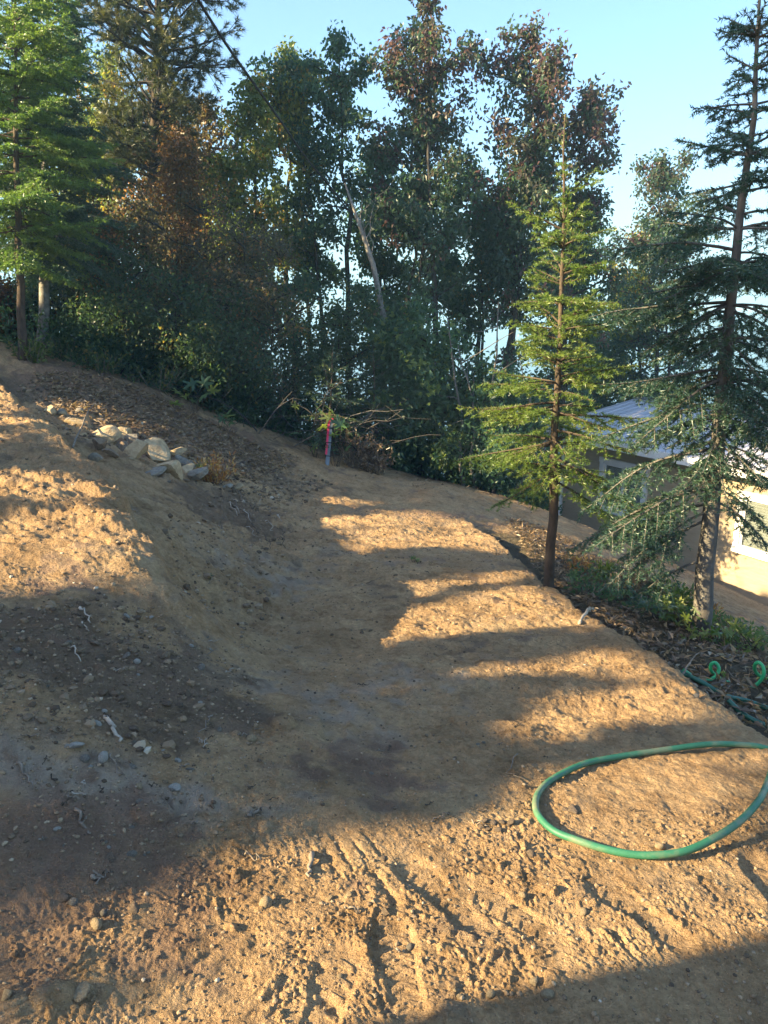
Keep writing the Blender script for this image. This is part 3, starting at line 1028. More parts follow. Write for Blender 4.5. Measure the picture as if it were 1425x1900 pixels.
# ------------------------------------------------------------------ foliage builders
def leaf_cards(P, D, L, Wd, tint, rng, fold=0.25, nrm=None):
    """rhombic leaves with a fold: P base points, D directions"""
    n = len(P)
    D = norm(D)
    r = rng.normal(size=(n, 3)) if nrm is None else nrm + 0.6 * rng.normal(size=(n, 3))
    Sd = norm(np.cross(D, r))
    Nn = np.cross(Sd, D)
    L = np.broadcast_to(L, (n,))[:, None]
    Wd = np.broadcast_to(Wd, (n,))[:, None]
    V = np.empty((n, 4, 3))
    V[:, 0] = P
    V[:, 1] = P + D * L * 0.42 + Sd * Wd * 0.5 + Nn * Wd * fold
    V[:, 2] = P + D * L - Nn * L * 0.08
    V[:, 3] = P + D * L * 0.42 - Sd * Wd * 0.5 + Nn * Wd * fold
    F = np.arange(n * 4).reshape(n, 4)
    return V.reshape(-1, 3), F, tint


def wob(p0, p1, n, amp, rng):
    t = np.linspace(0, 1, n)[:, None]
    P = p0 + (p1 - p0) * t
    off = np.cumsum(rng.normal(size=(n, 3)), 0)
    off -= off[0] + (off[-1] - off[0]) * t
    return P + off * amp / math.sqrt(n)


def broadleaf(name, label, cat, root, top, prof, nclu, per, L, mat, bark, seed, group=None, stems=1, spread=0.3, tbias=0.0, topred=0.0, droop=0.7, rtrunk=0.07, clu=0.13, gap=0.25, leaning=None):
    """root, top world points; prof list of (t, half width m)"""
    rng = np.random.default_rng(seed)
    root = np.asarray(root, float)
    top = np.asarray(top, float)
    H = top[2] - root[2]
    t_ = thing(name, label, cat, root, group)
    tr = MB()
    br = MB()
    paths = []
    for s in range(stems):
        off = np.array([rng.normal() * spread, rng.normal() * spread, 0]) if s else np.zeros(3)
        b = np.r_[rng.normal(size=2) * 0.12 * (stems > 1), 0]
        e = top - root + off * (1 if s else 0) - np.array([0, 0, (0.25 * H * rng.random()) if s else 0])
        e = e * (1.02 if H > 4 else 1.0)
        P = wob(b - np.array([0, 0, 0.15]), e, 12, 0.03 * H * (0.6 + 0.6 * rng.random()), rng)
        paths.append(P)
        rr = rtrunk * (1 if s == 0 else 0.7)
        tr.tube(P, np.linspace(rr, rr * 0.08, 12), 7)
    pt = np.array([p[0] for p in prof])
    pr = np.array([p[1] for p in prof])
    cl = []
    nb = max(8, nclu // 9)
    tlo, thi = pt.min(), pt.max()
    holes = rng.random((10, 2))
    k = 0
    while k < nb:
        P = paths[rng.integers(len(paths))]
        wgt = rng.random()
        t = tlo + (thi - tlo) * wgt
        if rng.random() > (0.25 + np.interp(t, pt, pr) / pr.max()) * (1 if H < 4 else 0.4 + 0.6 * min(1, max(0, (t - tlo) / 0.35))):
            continue
        k += 1
        a = rng.random() * 6.283
        Rm = np.interp(t, pt, pr)
        f = np.clip((t - 0.0), 0, 0.97) * 11
        i = int(min(f, 10))
        base = P[i] + (P[i + 1] - P[i]) * (f - i)
        ln = Rm * (0.45 + 0.6 * rng.random())
        rise = ln * (0.2 + 0.6 * rng.random())
        base = base - np.array([0, 0, rise * 0.5])
        tip = base + np.array([math.cos(a) * ln, math.sin(a) * ln, rise])
        B = wob(base, tip, 6, 0.08 * ln, rng)
        br.tube(B, np.linspace(0.018 + 0.010 * ln, 0.005, 6), 4, cap=False)
        m = max(3, int(9 * (0.5 + ln / (pr.max() + 1e-6))))
        q = 0.25 + 0.8 * rng.random(m) ** 0.7
        q = np.clip(q, 0, 1) * 5
        j = np.minimum(q.astype(int), 4)
        C = B[j] + (B[j + 1] - B[j]) * (q - j)[:, None] + rng.normal(size=(m, 3)) * 0.075 * (0.4 + ln)
        cl.append(C)
    if H > 4:                                   # leafy twigs clothe the leaders to their tips
        for P in paths:
            f = np.r_[8.6 + 2.4 * rng.random(34), 10.6 + 0.4 * rng.random(10)]
            i = np.minimum(f.astype(int), 10)
            q = P[i] + (P[i + 1] - P[i]) * (f - i)[:, None]
            cl.append(q + rng.normal(size=(44, 3)) * np.array([0.22, 0.22, 0.1]) * ((11.4 - f) / 2.6)[:, None])
    C = np.concatenate(cl)
    ctint = rng.random(len(C))
    dens = np.clip(rng.normal(1, gap * 1.6, len(C)), 0.1, 2)
    cnt = np.maximum(1, (per * dens).astype(int))
    idx = np.repeat(np.arange(len(C)), cnt)
    n = len(idx)
    P = C[idx] + rng.normal(size=(n, 3)) * clu
    D = rng.normal(size=(n, 3)) + np.array([0, 0, -droop * 1.4])
    hh = np.clip(P[:, 2] / H, 0, 1)
    acc = (ctint[idx] > 0.9) * 0.35
    tint = np.clip(acc + 0.45 * ctint[idx] + 0.3 * rng.random(n) + tbias + topred * np.clip((hh - 0.55) / 0.35, 0, 1) * (0.8 + 0.8 * ctint[idx]), 0, 1)
    V, F, _ = leaf_cards(P, D, L * (0.6 + 0.7 * rng.random(n)), L * 0.62 * (0.7 + 0.5 * rng.random(n)), tint, rng)
    tr.build('trunk', bark, t_, smooth=True)
    br.build('limbs', bark, t_, smooth=True)
    link('crown', mesh('crown', V, F, mat, tint), t_)
    return t_


def needles(A, B, dens, L, Wd, rng, spread=0.9, jitter=0.35):
    """A,B (n,3) shoot ends -> needle triangles"""
    ln = np.linalg.norm(B - A, axis=1)
    cnt = np.maximum(2, (ln * dens).astype(int))
    idx = np.repeat(np.arange(len(A)), cnt)
    n = len(idx)
    ax = norm(B - A)[idx]
    t = rng.random(n)
    P = A[idx] + (B - A)[idx] * t[:, None]
    ref = np.tile(np.array([0, 0, 1.0]), (n, 1))
    s = norm(np.cross(ax, ref) + 1e-4)
    u = np.cross(s, ax)
    ph = rng.random(n) * 6.283
    side = s * np.cos(ph)[:, None] + u * (np.sin(ph) * 0.75)[:, None]
    D = norm(ax * (0.55 + jitter * rng.normal(size=n))[:, None] + side * spread)
    w = norm(np.cross(D, rng.normal(size=(n, 3)))) * (Wd * 0.5)
    l = (L * (0.7 + 0.5 * rng.random(n)))[:, None]
    V = np.empty((n, 3, 3))
    V[:, 0] = P + w
    V[:, 1] = P - w
    V[:, 2] = P + D * l
    return V.reshape(-1, 3), np.arange(n * 3).reshape(n, 3), idx


def fir(name, label, root, top, prof, whorl, per, mat, bark, seed, rtrunk, dens=230, nl=0.026, nw=0.0055, e_top=50, e_low=-12, droop=0.35, group=None, latsp=0.055, skip=0.1, inter=1, tb=0.0, extra=(), sub=True):
    rng = np.random.default_rng(seed)
    root = np.asarray(root, float)
    top = np.asarray(top, float)
    ax = top - root
    H = np.linalg.norm(ax)
    t_ = thing(name, label, 'fir tree', root, group)
    tr = MB()
    P = wob(np.zeros(3) - ax / H * 0.12, ax, 16, 0.01 * H, rng)
    tr.tube(P, rtrunk * (1 - np.linspace(0, 1, 16)) ** 1.1 + 0.005, 9)
    tr.build('trunk', bark, t_, smooth=True)
    pt = np.array([p[0] for p in prof])
    pr = np.array([p[1] for p in prof])
    wood = MB()
    A, B, TT = [], [], []

    def seg(a, b, tt):
        A.append(a)
        B.append(b)
        TT.append(tt)
    # leader
    nlead = 6
    for i in range(nlead):
        a = 0.93 + 0.07 * i / nlead
        seg(ax * a, ax * (a + 0.07 / nlead), 0.6)
    ts = []
    t = pt.min()
    while t < 0.965:
        ts.append((t, per))
        for _ in range(int(round(inter * (1.5 - t)))):
            ts.append((t + whorl / H * rng.random(), max(1, per // 3)))
        t += whorl / H * (0.8 + 0.4 * rng.random()) * (1.15 - 0.45 * t)

    def branch(t, az, Lb, el, dr):
        d = np.array([math.cos(az) * math.cos(el), math.sin(az) * math.cos(el), math.sin(el)])
        nseg = 8
        j = min(14, int(t * 15))
        p = P[j] + (P[j + 1] - P[j]) * (t * 15 - j) if t < 1 else ax
        p = p * 1.0
        pts = [p]
        st = Lb / nseg
        btint = rng.random()
        for i in range(nseg):
            f = i / nseg
            d = norm(d + np.array([0, 0, (-dr * (1 - f) * (1 - t) + 0.22 * f) * 0.22]) + rng.normal(size=3) * 0.05)
            p = p + d * st
            pts.append(p)
        pts = np.array(pts)
        wood.tube(pts, np.linspace(0.005 + 0.007 * Lb, 0.0022, nseg + 1), 4, cap=False)
        for i in range(3, nseg) if Lb > 0.3 else range(nseg):
            seg(pts[i], pts[i + 1], btint)
        s = 0.16 * Lb + 0.03
        sd = 1
        while s < Lb * 0.97:
            f = s / Lb * nseg
            i = min(int(f), nseg - 1)
            q = pts[i] + (pts[i + 1] - pts[i]) * (f - i)
            dd = norm(pts[i + 1] - pts[i])
            sidev = norm(np.cross(dd, [0, 0, 1])) * sd
            ll = (0.5 * (Lb - s) * (0.6 + 0.4 * min(1, s / (0.35 * Lb))) + 0.06) * (0.7 + 0.5 * rng.random())
            ld = norm(dd * 0.62 + sidev * 0.8 + np.array([0, 0, -0.12 - 0.25 * dr + 0.12 * rng.normal()]))
            e = q + ld * ll + np.array([0, 0, -0.10 * dr * ll])
            lt = np.clip(btint * 0.6 + 0.4 * rng.random(), 0, 1)
            mid = (q + e) / 2 + np.array([0, 0, 0.03 * ll])
            seg(q, mid, lt)
            seg(mid, e, lt)
            if ll > 0.12:
                wood.tube(np.array([q, mid, e]), [0.0035, 0.0025, 0.0015], 3, cap=False)
                if sub:
                    ns = int(ll / 0.045)
                    for z in range(1, ns):
                        g = z / ns
                        qq = q + (e - q) * g
                        sl = 0.42 * ll * (1 - g) + 0.025
                        s2 = norm(np.cross(ld, [0, 0, 1])) * (1 if z % 2 else -1)
                        sd2 = norm(ld * 0.65 + s2 * 0.75 + np.array([0, 0, -0.1 + 0.15 * rng.normal()]))
                        seg(qq, qq + sd2 * sl, np.clip(lt + 0.2 * rng.normal(), 0, 1))
            s += latsp * (0.7 + 0.6 * rng.random())
            sd = -sd
    for t, cnt in ts:
        if t > 0.97:
            continue
        a0 = rng.random() * 6.283
        for k in range(cnt):
            if rng.random() < skip:
                continue
            az = a0 + 6.283 * k / cnt + rng.normal() * 0.3
            Lb = np.interp(t, pt, pr) * (0.55 + 0.65 * rng.random())
            if Lb < 0.05:
                continue
            branch(t, az, Lb, R(e_low + (e_top - e_low) * (t ** 1.6) + rng.normal() * 9), droop)
    for t, az, Lb, el in extra:
        branch(t, R(az), Lb, R(el), droop)
    wood.build('branches', bark, t_)
    V, F, idx = needles(np.array(A), np.array(B), dens, nl, nw, rng)
    TT = np.array(TT)
    tint = np.clip(0.55 * TT[idx] + 0.4 * rng.random(len(F)) + tb, 0, 1)
    link('crown', mesh('crown', V, F, mat, tint), t_)
    print(name, 'needles', len(F))
    return t_


def X(px, Y):
    return at(px, 950, Y)[0]


def foot(px, Y):
    x = X(px, Y)
    # horizontal position at the height of the ground
    for _ in range(6):
        z = gz(x, Y)
        d = Y * CP - (z - CAM_Z) * SP
        x = (px - 712.5) / FPX * d
    return np.array([x, Y, gz(x, Y)])


# ------------------------------------------------------------------ the two young firs on the edge of the bench
fr_root = hit(1017, 1092)
fr_root[2] = gz(fr_root[0], fr_root[1])
fir('fir_sapling', 'slim bright green young fir with a bare lower trunk at the rim of the bench', fr_root, at(1049, 212, fr_root[1]),
    [(0.31, 0.40), (0.36, 0.54), (0.43, 0.58), (0.55, 0.40), (0.63, 0.35), (0.71, 0.32), (0.78, 0.28), (0.82, 0.15), (0.86, 0.06), (0.95, 0.04), (1, 0.02)], 0.2, 6, M['fir_bright'], M['bark_brown'], 5, 0.038,
    dens=340, nl=0.028, nw=0.0058, e_top=55, e_low=-8, droop=0.5, inter=3, skip=0.12, tb=0.18, latsp=0.05,
    extra=[(0.36, 172, 0.75, -2), (0.45, 185, 0.72, 5), (0.30, 200, 0.55, -14), (0.33, -30, 0.8, -20), (0.28, 20, 0.7, -22), (0.845, 20, 0.36, 42), (0.79, 175, 0.42, 25)])
ri = hit(1300, 1168)
ri[2] = gz(ri[0], ri[1])
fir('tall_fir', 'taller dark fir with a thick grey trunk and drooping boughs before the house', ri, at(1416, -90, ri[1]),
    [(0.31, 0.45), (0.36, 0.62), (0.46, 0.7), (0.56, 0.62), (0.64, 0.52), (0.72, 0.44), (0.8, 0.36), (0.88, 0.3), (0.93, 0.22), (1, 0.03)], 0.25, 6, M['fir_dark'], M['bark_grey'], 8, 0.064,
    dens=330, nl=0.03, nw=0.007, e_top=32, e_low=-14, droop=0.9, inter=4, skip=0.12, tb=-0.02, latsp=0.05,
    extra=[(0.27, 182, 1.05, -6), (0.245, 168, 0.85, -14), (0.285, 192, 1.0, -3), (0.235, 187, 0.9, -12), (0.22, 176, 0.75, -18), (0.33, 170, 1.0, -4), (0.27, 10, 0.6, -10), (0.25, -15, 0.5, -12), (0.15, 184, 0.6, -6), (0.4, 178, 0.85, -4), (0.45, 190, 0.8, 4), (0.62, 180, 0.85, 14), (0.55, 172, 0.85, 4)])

# ------------------------------------------------------------------ conifers at the upper left
r1 = hit(40, 665)
r1[2] = gz(r1[0], r1[1])
fir('left_fir', 'bright sunlit fir with a thin bare trunk at the top of the cut bank', r1, at(20, -190, r1[1]),
    [(0.26, 0.7), (0.34, 1.15), (0.48, 1.2), (0.6, 1.1), (0.75, 0.95), (0.88, 0.6), (1, 0.1)], 0.34, 6, M['fir_left'], M['bark_brown'], 21, 0.06,
    dens=210, nl=0.042, nw=0.014, e_top=40, e_low=-10, droop=0.5, inter=3, latsp=0.075, tb=0.05)
r2 = foot(78, 11.9)
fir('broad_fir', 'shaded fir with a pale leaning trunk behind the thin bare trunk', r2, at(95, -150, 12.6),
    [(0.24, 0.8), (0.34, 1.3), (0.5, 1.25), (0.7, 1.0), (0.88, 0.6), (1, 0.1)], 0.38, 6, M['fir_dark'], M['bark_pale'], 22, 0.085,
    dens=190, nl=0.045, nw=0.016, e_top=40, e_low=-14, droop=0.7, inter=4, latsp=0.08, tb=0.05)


def pine(name, label, root, top, prof, n, seed):
    rng = np.random.default_rng(seed)
    root = np.asarray(root, float)
    ax = np.asarray(top, float) - root
    t_ = thing(name, label, 'pine tree', root)
    tr, wd = MB(), MB()
    P = wob(np.zeros(3), ax, 14, 0.15, rng)
    tr.tube(P, np.linspace(0.13, 0.03, 14), 8)
    tr.build('trunk', M['bark_brown'], t_, smooth=True)
    pt = np.array([p[0] for p in prof])
    pr = np.array([p[1] for p in prof])
    A, B, T = [], [], []
    for k in range(n):
        t = pt.min() + (1 - pt.min()) * rng.random()
        az = rng.random() * 6.283
        Lb = np.interp(t, pt, pr) * (0.5 + 0.6 * rng.random())
        el = R(rng.normal() * 16 + 5 + 25 * t)
        d = np.array([math.cos(az) * math.cos(el), math.sin(az) * math.cos(el), math.sin(el)])
        p = ax * t
        pts = [p]
        for i in range(8):
            d = norm(d + rng.normal(size=3) * 0.13 + np.array([0, 0, 0.03]))
            p = p + d * Lb / 8
            pts.append(p)
        pts = np.array(pts)
        wd.tube(pts, np.linspace(0.03, 0.007, 9), 4, cap=False)
        bt = rng.random()
        for i in range(4, 9):
            for q in range(3):
                dd = norm(norm(pts[i] - pts[i - 1]) + rng.normal(size=3) * 0.75 + np.array([0, 0, 0.25]))
                e = pts[i] + dd * (0.12 + 0.22 * rng.random())
                wd.tube(np.array([pts[i], e]), [0.006, 0.004], 3, cap=False)
                A.append(e - dd * 0.04)
                B.append(e + dd * 0.08)
                T.append(bt)
    wd.build('branches', M['bark_dark'], t_)
    V, F, idx = needles(np.array(A), np.array(B), 420, 0.11, 0.012, rng, spread=0.8)
    link('crown', mesh('crown', V, F, M['pine'], np.clip(0.6 * np.array(T)[idx] + 0.4 * rng.random(len(F)), 0, 1)), t_)


pine('pine_tree', 'tall open pine with tufted twisted boughs against the sky', foot(272, 14.5), at(300, -260, 14.5),
     [(0.42, 0.8), (0.52, 1.05), (0.62, 1.2), (0.75, 1.25), (0.88, 1.0), (1, 0.4)], 140, 31)

# ------------------------------------------------------------------ tall broadleaf trees along the skyline
TALL = [
    # top px, top py, Y, foot px, half width px, crown foot fraction, material, red, label
    (470, 165, 15.0, 478, 62, 0.30, 'leaf_yellow', 0.0, 'slender yellow-green tree standing between the pine and the dark poplars', 2),
    (535, 108, 16.2, 545, 62, 0.28, 'leaf_yellow', 0.25, 'yellow-topped tree just right of the overhead cable', 2),
    (628, 88, 15.4, 640, 62, 0.26, 'leaf_dark', 0.0, 'dark green tree with a rounded top left of the tallest crown', 2),
    (790, 18, 15.0, 800, 90, 0.42, 'leaf_purple', 0.34, 'tallest broadleaf tree, its flat crown turning purple at the top', 3),
    (985, 62, 15.4, 935, 76, 0.42, 'leaf_purple', 0.38, 'pointed dark tree with purple leaves behind the slim young fir', 3),
    (1095, 185, 15.6, 1010, 84, 0.36, 'leaf_purple', 0.4, 'leaning dark red-leaved tree to the right of the slim young fir', 2),
    (1225, 305, 19.5, 1205, 95, 0.32, 'leaf_purple', 0.2, 'lower red-tinged tree beside the tall fir above the house roof', 2),
    (712, 290, 17.0, 712, 66, 0.42, 'leaf_dark', 0.0, 'dark tree filling the gap left of the tallest crown', 2),
    (885, 330, 17.0, 868, 66, 0.48, 'leaf_dark', 0.1, 'thin-stemmed tree between the tallest crown and the pointed purple one', 3),
    (385, 205, 16.5, 390, 80, 0.25, 'leaf_brown', 0.15, 'russet-leaved tree standing right behind the pine', 2),
    (300, 160, 17.5, 300, 90, 0.25, 'leaf_brown', 0.15, 'russet tree behind the trunk of the pine', 2),
    (195, 120, 17.0, 190, 95, 0.22, 'leaf_yellow', 0.1, 'olive green tree between the bright fir and the pine', 2),
    (130, 40, 18.5, 130, 95, 0.25, 'leaf_dark', 0.0, 'dark tree behind the crowns of the two left firs', 2),
    (1190, 440, 20.5, 1150, 75, 0.35, 'leaf_yellow', 0.2, 'small olive and gold tree overhanging the far roof corner', 2),
    (1060, 420, 19.5, 1050, 85, 0.2, 'leaf_dark', 0.0, 'dense dark tree directly behind the trunk of the slim young fir', 2),
]
for i, (tx, ty, Y_, fx, hw, cf, mt, red, lab, st) in enumerate(TALL):
    root = foot(fx, Y_)
    top = at(tx, ty, Y_)
    w = hw / FPX * Y_
    broadleaf('broadleaf_tree', lab, 'tree', root, top,
              [(cf, w * 0.75), (cf + 0.15, w * 1.0), (0.6, w * 1.1), (0.78, w * 1.08), (0.9, w * 0.98), (0.96, w * 0.75), (1.0, w * 0.35)],
              int(560 * (hw / 80)), 19, 0.1, M[mt], M['bark_dark'], 100 + i, 'tall broadleaf trees on the skyline', stems=st, spread=0.35, topred=red, rtrunk=0.085, clu=0.095, gap=0.4)
# pale leaning stem
root = at(727, 682, 13.6)
lt = thing('leaning_tree', 'pale bare trunk leaning left in front of the dark tree row', 'tree', foot(735, 13.6))
m_ = MB()
b0 = np.array(lt.location)
m_.tube(np.array([b0 - b0, at(727, 682, 13.6) - b0, at(712, 590, 13.6) - b0, at(692, 490, 13.6) - b0, at(668, 420, 13.7) - b0, at(640, 340, 13.9) - b0]), [0.06, 0.056, 0.05, 0.044, 0.032, 0.012], 8)
m_.build('trunk', M['bark_pale'], lt, smooth=True)
m_ = MB()
for q in range(6):
    p0 = at(690 - q * 5, 470 - q * 14, 13.6) - b0
    m_.tube(wob(p0, p0 + np.array([RNG.normal() * 0.3, RNG.normal() * 0.3, 0.3 + 0.4 * RNG.random()]), 5, 0.08, RNG), np.linspace(0.009, 0.002, 5), 4)
m_.build('limbs', M['bark_pale'], lt)

# ------------------------------------------------------------------ shrubs of the wood edge
SHRUBS = [
    # px, top py, Y, half width px, material, label, leaf length
    (165, 395, 13.2, 95, 'leaf_shrub', 'green thicket behind the pale leaning fir trunk', .07),
    (265, 330, 13.8, 95, 'leaf_brown', 'russet thicket below the pine crown', .07),
    (375, 345, 13.4, 100, 'leaf_brown', 'brown leaved hawthorn bush rising above the wood edge', .06),
    (455, 395, 13.0, 85, 'leaf_brown', 'dull purple-brown bush overhanging the dark hollow', .06),
    (330, 510, 12.3, 85, 'leaf_shrub', 'glossy green bush at the head of the cut bank', .07),
    (225, 545, 12.1, 75, 'leaf_shrub', 'low dense green bush above the row of rocks', .06),
    (425, 560, 12.2, 70, 'leaf_shrub', 'green bush with arching stems left of the dark hollow', .065),
    (545, 520, 13.6, 75, 'leaf_dark', 'dark twiggy bush behind the dark hollow', .065),
    (640, 520, 13.8, 70, 'leaf_shrub', 'grey-green bush behind the small fir near the stake', .07),
    (770, 570, 13.2, 78, 'leaf_maple', 'broad-leaved maple bush in shade beyond the bench end', .11),
    (850, 640, 13.0, 70, 'leaf_maple', 'pale green maple bush right of the broad-leaved maple', .10),
    (925, 690, 12.6, 55, 'leaf_dark', 'dark bush behind the drooping tips of the slim fir', .08),
    (975, 690, 13.4, 50, 'leaf_dark', 'dark bush at the far corner of the house', .08),
    (195, 345, 12.9, 34, 'leaf_orange', 'orange-brown sapling crown between the left firs and the pine trunk', .06),
    (338, 262, 13.6, 34, 'leaf_orange', 'russet orange sapling top to the right of the pine', .06),
    (15, 500, 13.2, 60, 'leaf_orange', 'orange autumn bush at the foot of the bright fir', .07),
    (95, 450, 14.2, 75, 'leaf_shrub', 'olive bush between the two fir trunks', .07),
    (1110, 640, 20.0, 75, 'leaf_dark', 'dark bush screening the lake above the roof', .08),
]
for i, (px, py, Y_, hw, mt, lab, L_) in enumerate(SHRUBS):
    root = foot(px, Y_)
    top = at(px, py, Y_)
    w = hw / FPX * Y_
    broadleaf('shrub', lab, 'shrub', root, top, [(0.04, w * 0.8), (0.25, w * 1.05), (0.5, w * 1.1), (0.75, w * 0.95), (0.92, w * 0.6), (1.0, w * 0.25)],
              int(500 * (hw / 80)), 17, L_ * 1.05, M[mt], M['bark_dark'], 300 + i, 'shrubs along the edge of the wood', stems=4, spread=0.5 * w, rtrunk=0.03, clu=0.12, gap=0.25, droop=0.3)

# small conifers in the wood edge
c1 = foot(606, 11.7)
fir('fir_seedling', 'small shaded fir rising right behind the painted stake', c1, at(618, 640, 11.7), [(0.3, 0.55), (0.5, 0.5), (0.75, 0.32), (1, 0.03)], 0.22, 5, M['fir_dark'], M['bark_brown'], 41, 0.02, dens=150, nl=0.035, nw=0.012, droop=0.5, inter=1, latsp=0.08, tb=0.25)
c2 = foot(700, 12.9)
fir('fir_seedling', 'dark young fir between the stake and the maple bushes', c2, at(692, 640, 12.9), [(0.05, 0.85), (0.3, 0.75), (0.6, 0.5), (1, 0.03)], 0.28, 6, M['fir_dark'], M['bark_brown'], 42, 0.035, dens=130, nl=0.036, nw=0.013, droop=0.6, inter=1, latsp=0.09)
c3 = foot(880, 12.8)
fir('fir_seedling', 'dark fir sapling low between the maple bushes and the rim', c3, at(872, 735, 12.8), [(0.05, 0.7), (0.4, 0.5), (1, 0.03)], 0.26, 6, M['fir_dark'], M['bark_brown'], 43, 0.03, dens=130, nl=0.036, nw=0.013, droop=0.6, inter=1, latsp=0.09)

# ------------------------------------------------------------------ trees beside the plot (out of frame), crowns carved to cast the bands of shade
def lit_column(P, dv, z0, z1, dv1=None):
    a, b = vw(P + np.array([0, 0, z0])), vw(P + np.array([0, 0, z1]))
    d1 = dv if dv1 is None else dv1
    LIT.append(np.array([[a[0] - dv, a[1]], [a[0] + dv, a[1]], [b[0] + d1, b[1]], [b[0] - d1, b[1]]]))


lit_column(fr_root, 0.62, 0.75, 3.0)
lit_column(fr_root, 0.55, 2.9, 4.6, 0.3)
lit_column(ri, 0.16, 0.1, 1.5)
lit_column(ri + np.array([-0.5, 0, 0]), 0.5, 1.15, 1.7)
HALF = vw(np.array([hit(*q) for q in ((-250, 1610), (335, 1640), (335, 1900), (-250, 1900))]))


def shade_tree(label, u, v, rv, z0, z1, n, L_, mat, seed, open_=()):
    rng = np.random.default_rng(seed)
    x, y = u * CA - v * SA, u * SA + v * CA
    best = None
    for dv in np.linspace(-0.7, 0.7, 29):        # trunk set where its shadow spares the sunlit patches
        zz = np.linspace(0, z1, 60)
        q = np.c_[np.full(60, v + dv), zz + u * TANE]
        sc = sum(in_poly(q + np.array([d, 0]), pl).sum() for pl in LIT for d in (-.05, .05)) + 0.3 * abs(dv)
        if best is None or sc < best[0]:
            best = (sc, dv)
    tv = v + best[1]
    x, y = u * CA - tv * SA, u * SA + tv * CA
    g = float(base_h(np.array([x]), np.array([y]))[0])
    t_ = thing('shade_tree', label, 'tree', (x, y, g), 'trees beside the plot')
    vv = v + rv * np.clip(rng.normal(size=n) * 0.62, -1.25, 1.25)
    uu = u + 0.8 * rng.normal(size=n)
    zz = z0 + (z1 - z0) * rng.random(n)
    ww = zz + uu * TANE
    q = np.c_[vv, ww]
    keep = np.ones(n, bool)
    e = 0.35 * L_
    for pl in LIT:  # leaves left out along the rays to patches kept sunlit
        for d in ((0, 0), (e, 0), (-e, 0), (0, e), (0, -e)):
            keep &= ~in_poly(q + np.array(d), pl)
    keep &= ~(in_poly(q, HALF) & (rng.random(n) < 0.72))
    for (va, vb, wa, wb) in open_:
        keep &= ~((vv > va) & (vv < vb) & (ww > wa) & (ww < wb))
    keep &= vv > 1.45
    uu, vv, zz = uu[keep], vv[keep], zz[keep]
    P = np.c_[uu * CA - vv * SA - x, uu * SA + vv * CA - y, zz - g]
    D = rng.normal(size=P.shape) + np.array([0, 0, -0.5])
    V, F, _ = leaf_cards(P, D, L_ * (0.7 + 0.6 * rng.random(len(P))), L_ * 0.62, None, rng)
    link('crown', mesh('crown', V, F, mat, rng.random(len(F))), t_)
    tr = MB()
    tr.tube(wob(np.array([0, 0, -0.2]), np.array([0, 0, z1 - g]), 8, 0.1, rng), np.linspace(0.05, 0.015, 8), 8)
    tr.build('trunk', M['bark_dark'], t_, smooth=True)


for i, (v_, u_) in enumerate(((2.0, -8.5), (3.4, -9.6), (4.8, -8.8), (6.2, -9.8), (7.6, -9.0), (9.0, -10.0), (10.4, -9.4))):
    shade_tree('leafy tree beside the plot, out of view, crown shaped to shade the bench', u_, v_, 1.2, 1.5, (8.8 if i in (1, 2) else 5.4), (21000 if i in (1, 2) else 14000), 0.11, M['leaf_shrub'], 500 + i, open_=((10.1, 13.6, 1.0, 99),))
for i, v_ in enumerate((12.6, 14.6)):
    shade_tree('dense tree beyond the plot, out of view, crown shaped to shade the wood edge', -16 - (i % 2), v_, 1.7, 1.5, 9.6, 7000, 0.3, M['leaf_dark'], 520 + i, open_=((10.1, 13.6, 1.0, 99),))

# ------------------------------------------------------------------ stones
def ico(sub):
    import bmesh
    bm = bmesh.new()
    bmesh.ops.create_icosphere(bm, subdivisions=sub, radius=1.0)
    V = np.array([v.co[:] for v in bm.verts])
    bm.verts.index_update()
    F = np.array([[v.index for v in f.verts] for f in bm.faces])
    bm.free()
    return V, F


ICO = {k: ico(k) for k in (1, 2, 3, 4)}


def rock_mesh(name, seed, mat, sub=2, angular=True, planes=14):
    rng = np.random.default_rng(seed)
    V, F = ICO[sub]
    V = V.copy()
    V *= np.array([1, 0.65 + 0.3 * rng.random(), 0.5 + 0.35 * rng.random()])
    if angular:
        for _ in range(planes):
            n = norm(rng.normal(size=3))
            d = 0.28 + 0.3 * rng.random()
            k = V @ n - d
            V = V - np.where(k > 0, k, 0)[:, None] * n * 0.97
    fr = 2.0
    off = rng.random(3) * 50
    nz = np.array([mnoise.noise(Vector(v * fr + off)) for v in V]) + 0.4 * np.array([mnoise.noise(Vector(v * 5 + off)) for v in V])
    V = V * (1 + (0.05 if angular else 0.10) * nz)[:, None]
    V /= np.abs(V).max(0)[None, :].max() * 2
    return mesh(name, V, F, mat, smooth=not angular or sub < 3)


RK = {}
for mk in ('rock_tan', 'rock_grey', 'rock_pale', 'rock_brown'):
    RK[mk] = [rock_mesh('stone', 900 + i + 31 * len(RK), M[mk], 2, i % 3 == 0, 9) for i in range(5)]
    RK[mk + '_big'] = [rock_mesh('rock', 700 + i + 17 * len(RK), M[mk], 3, True, 16) for i in range(4)]


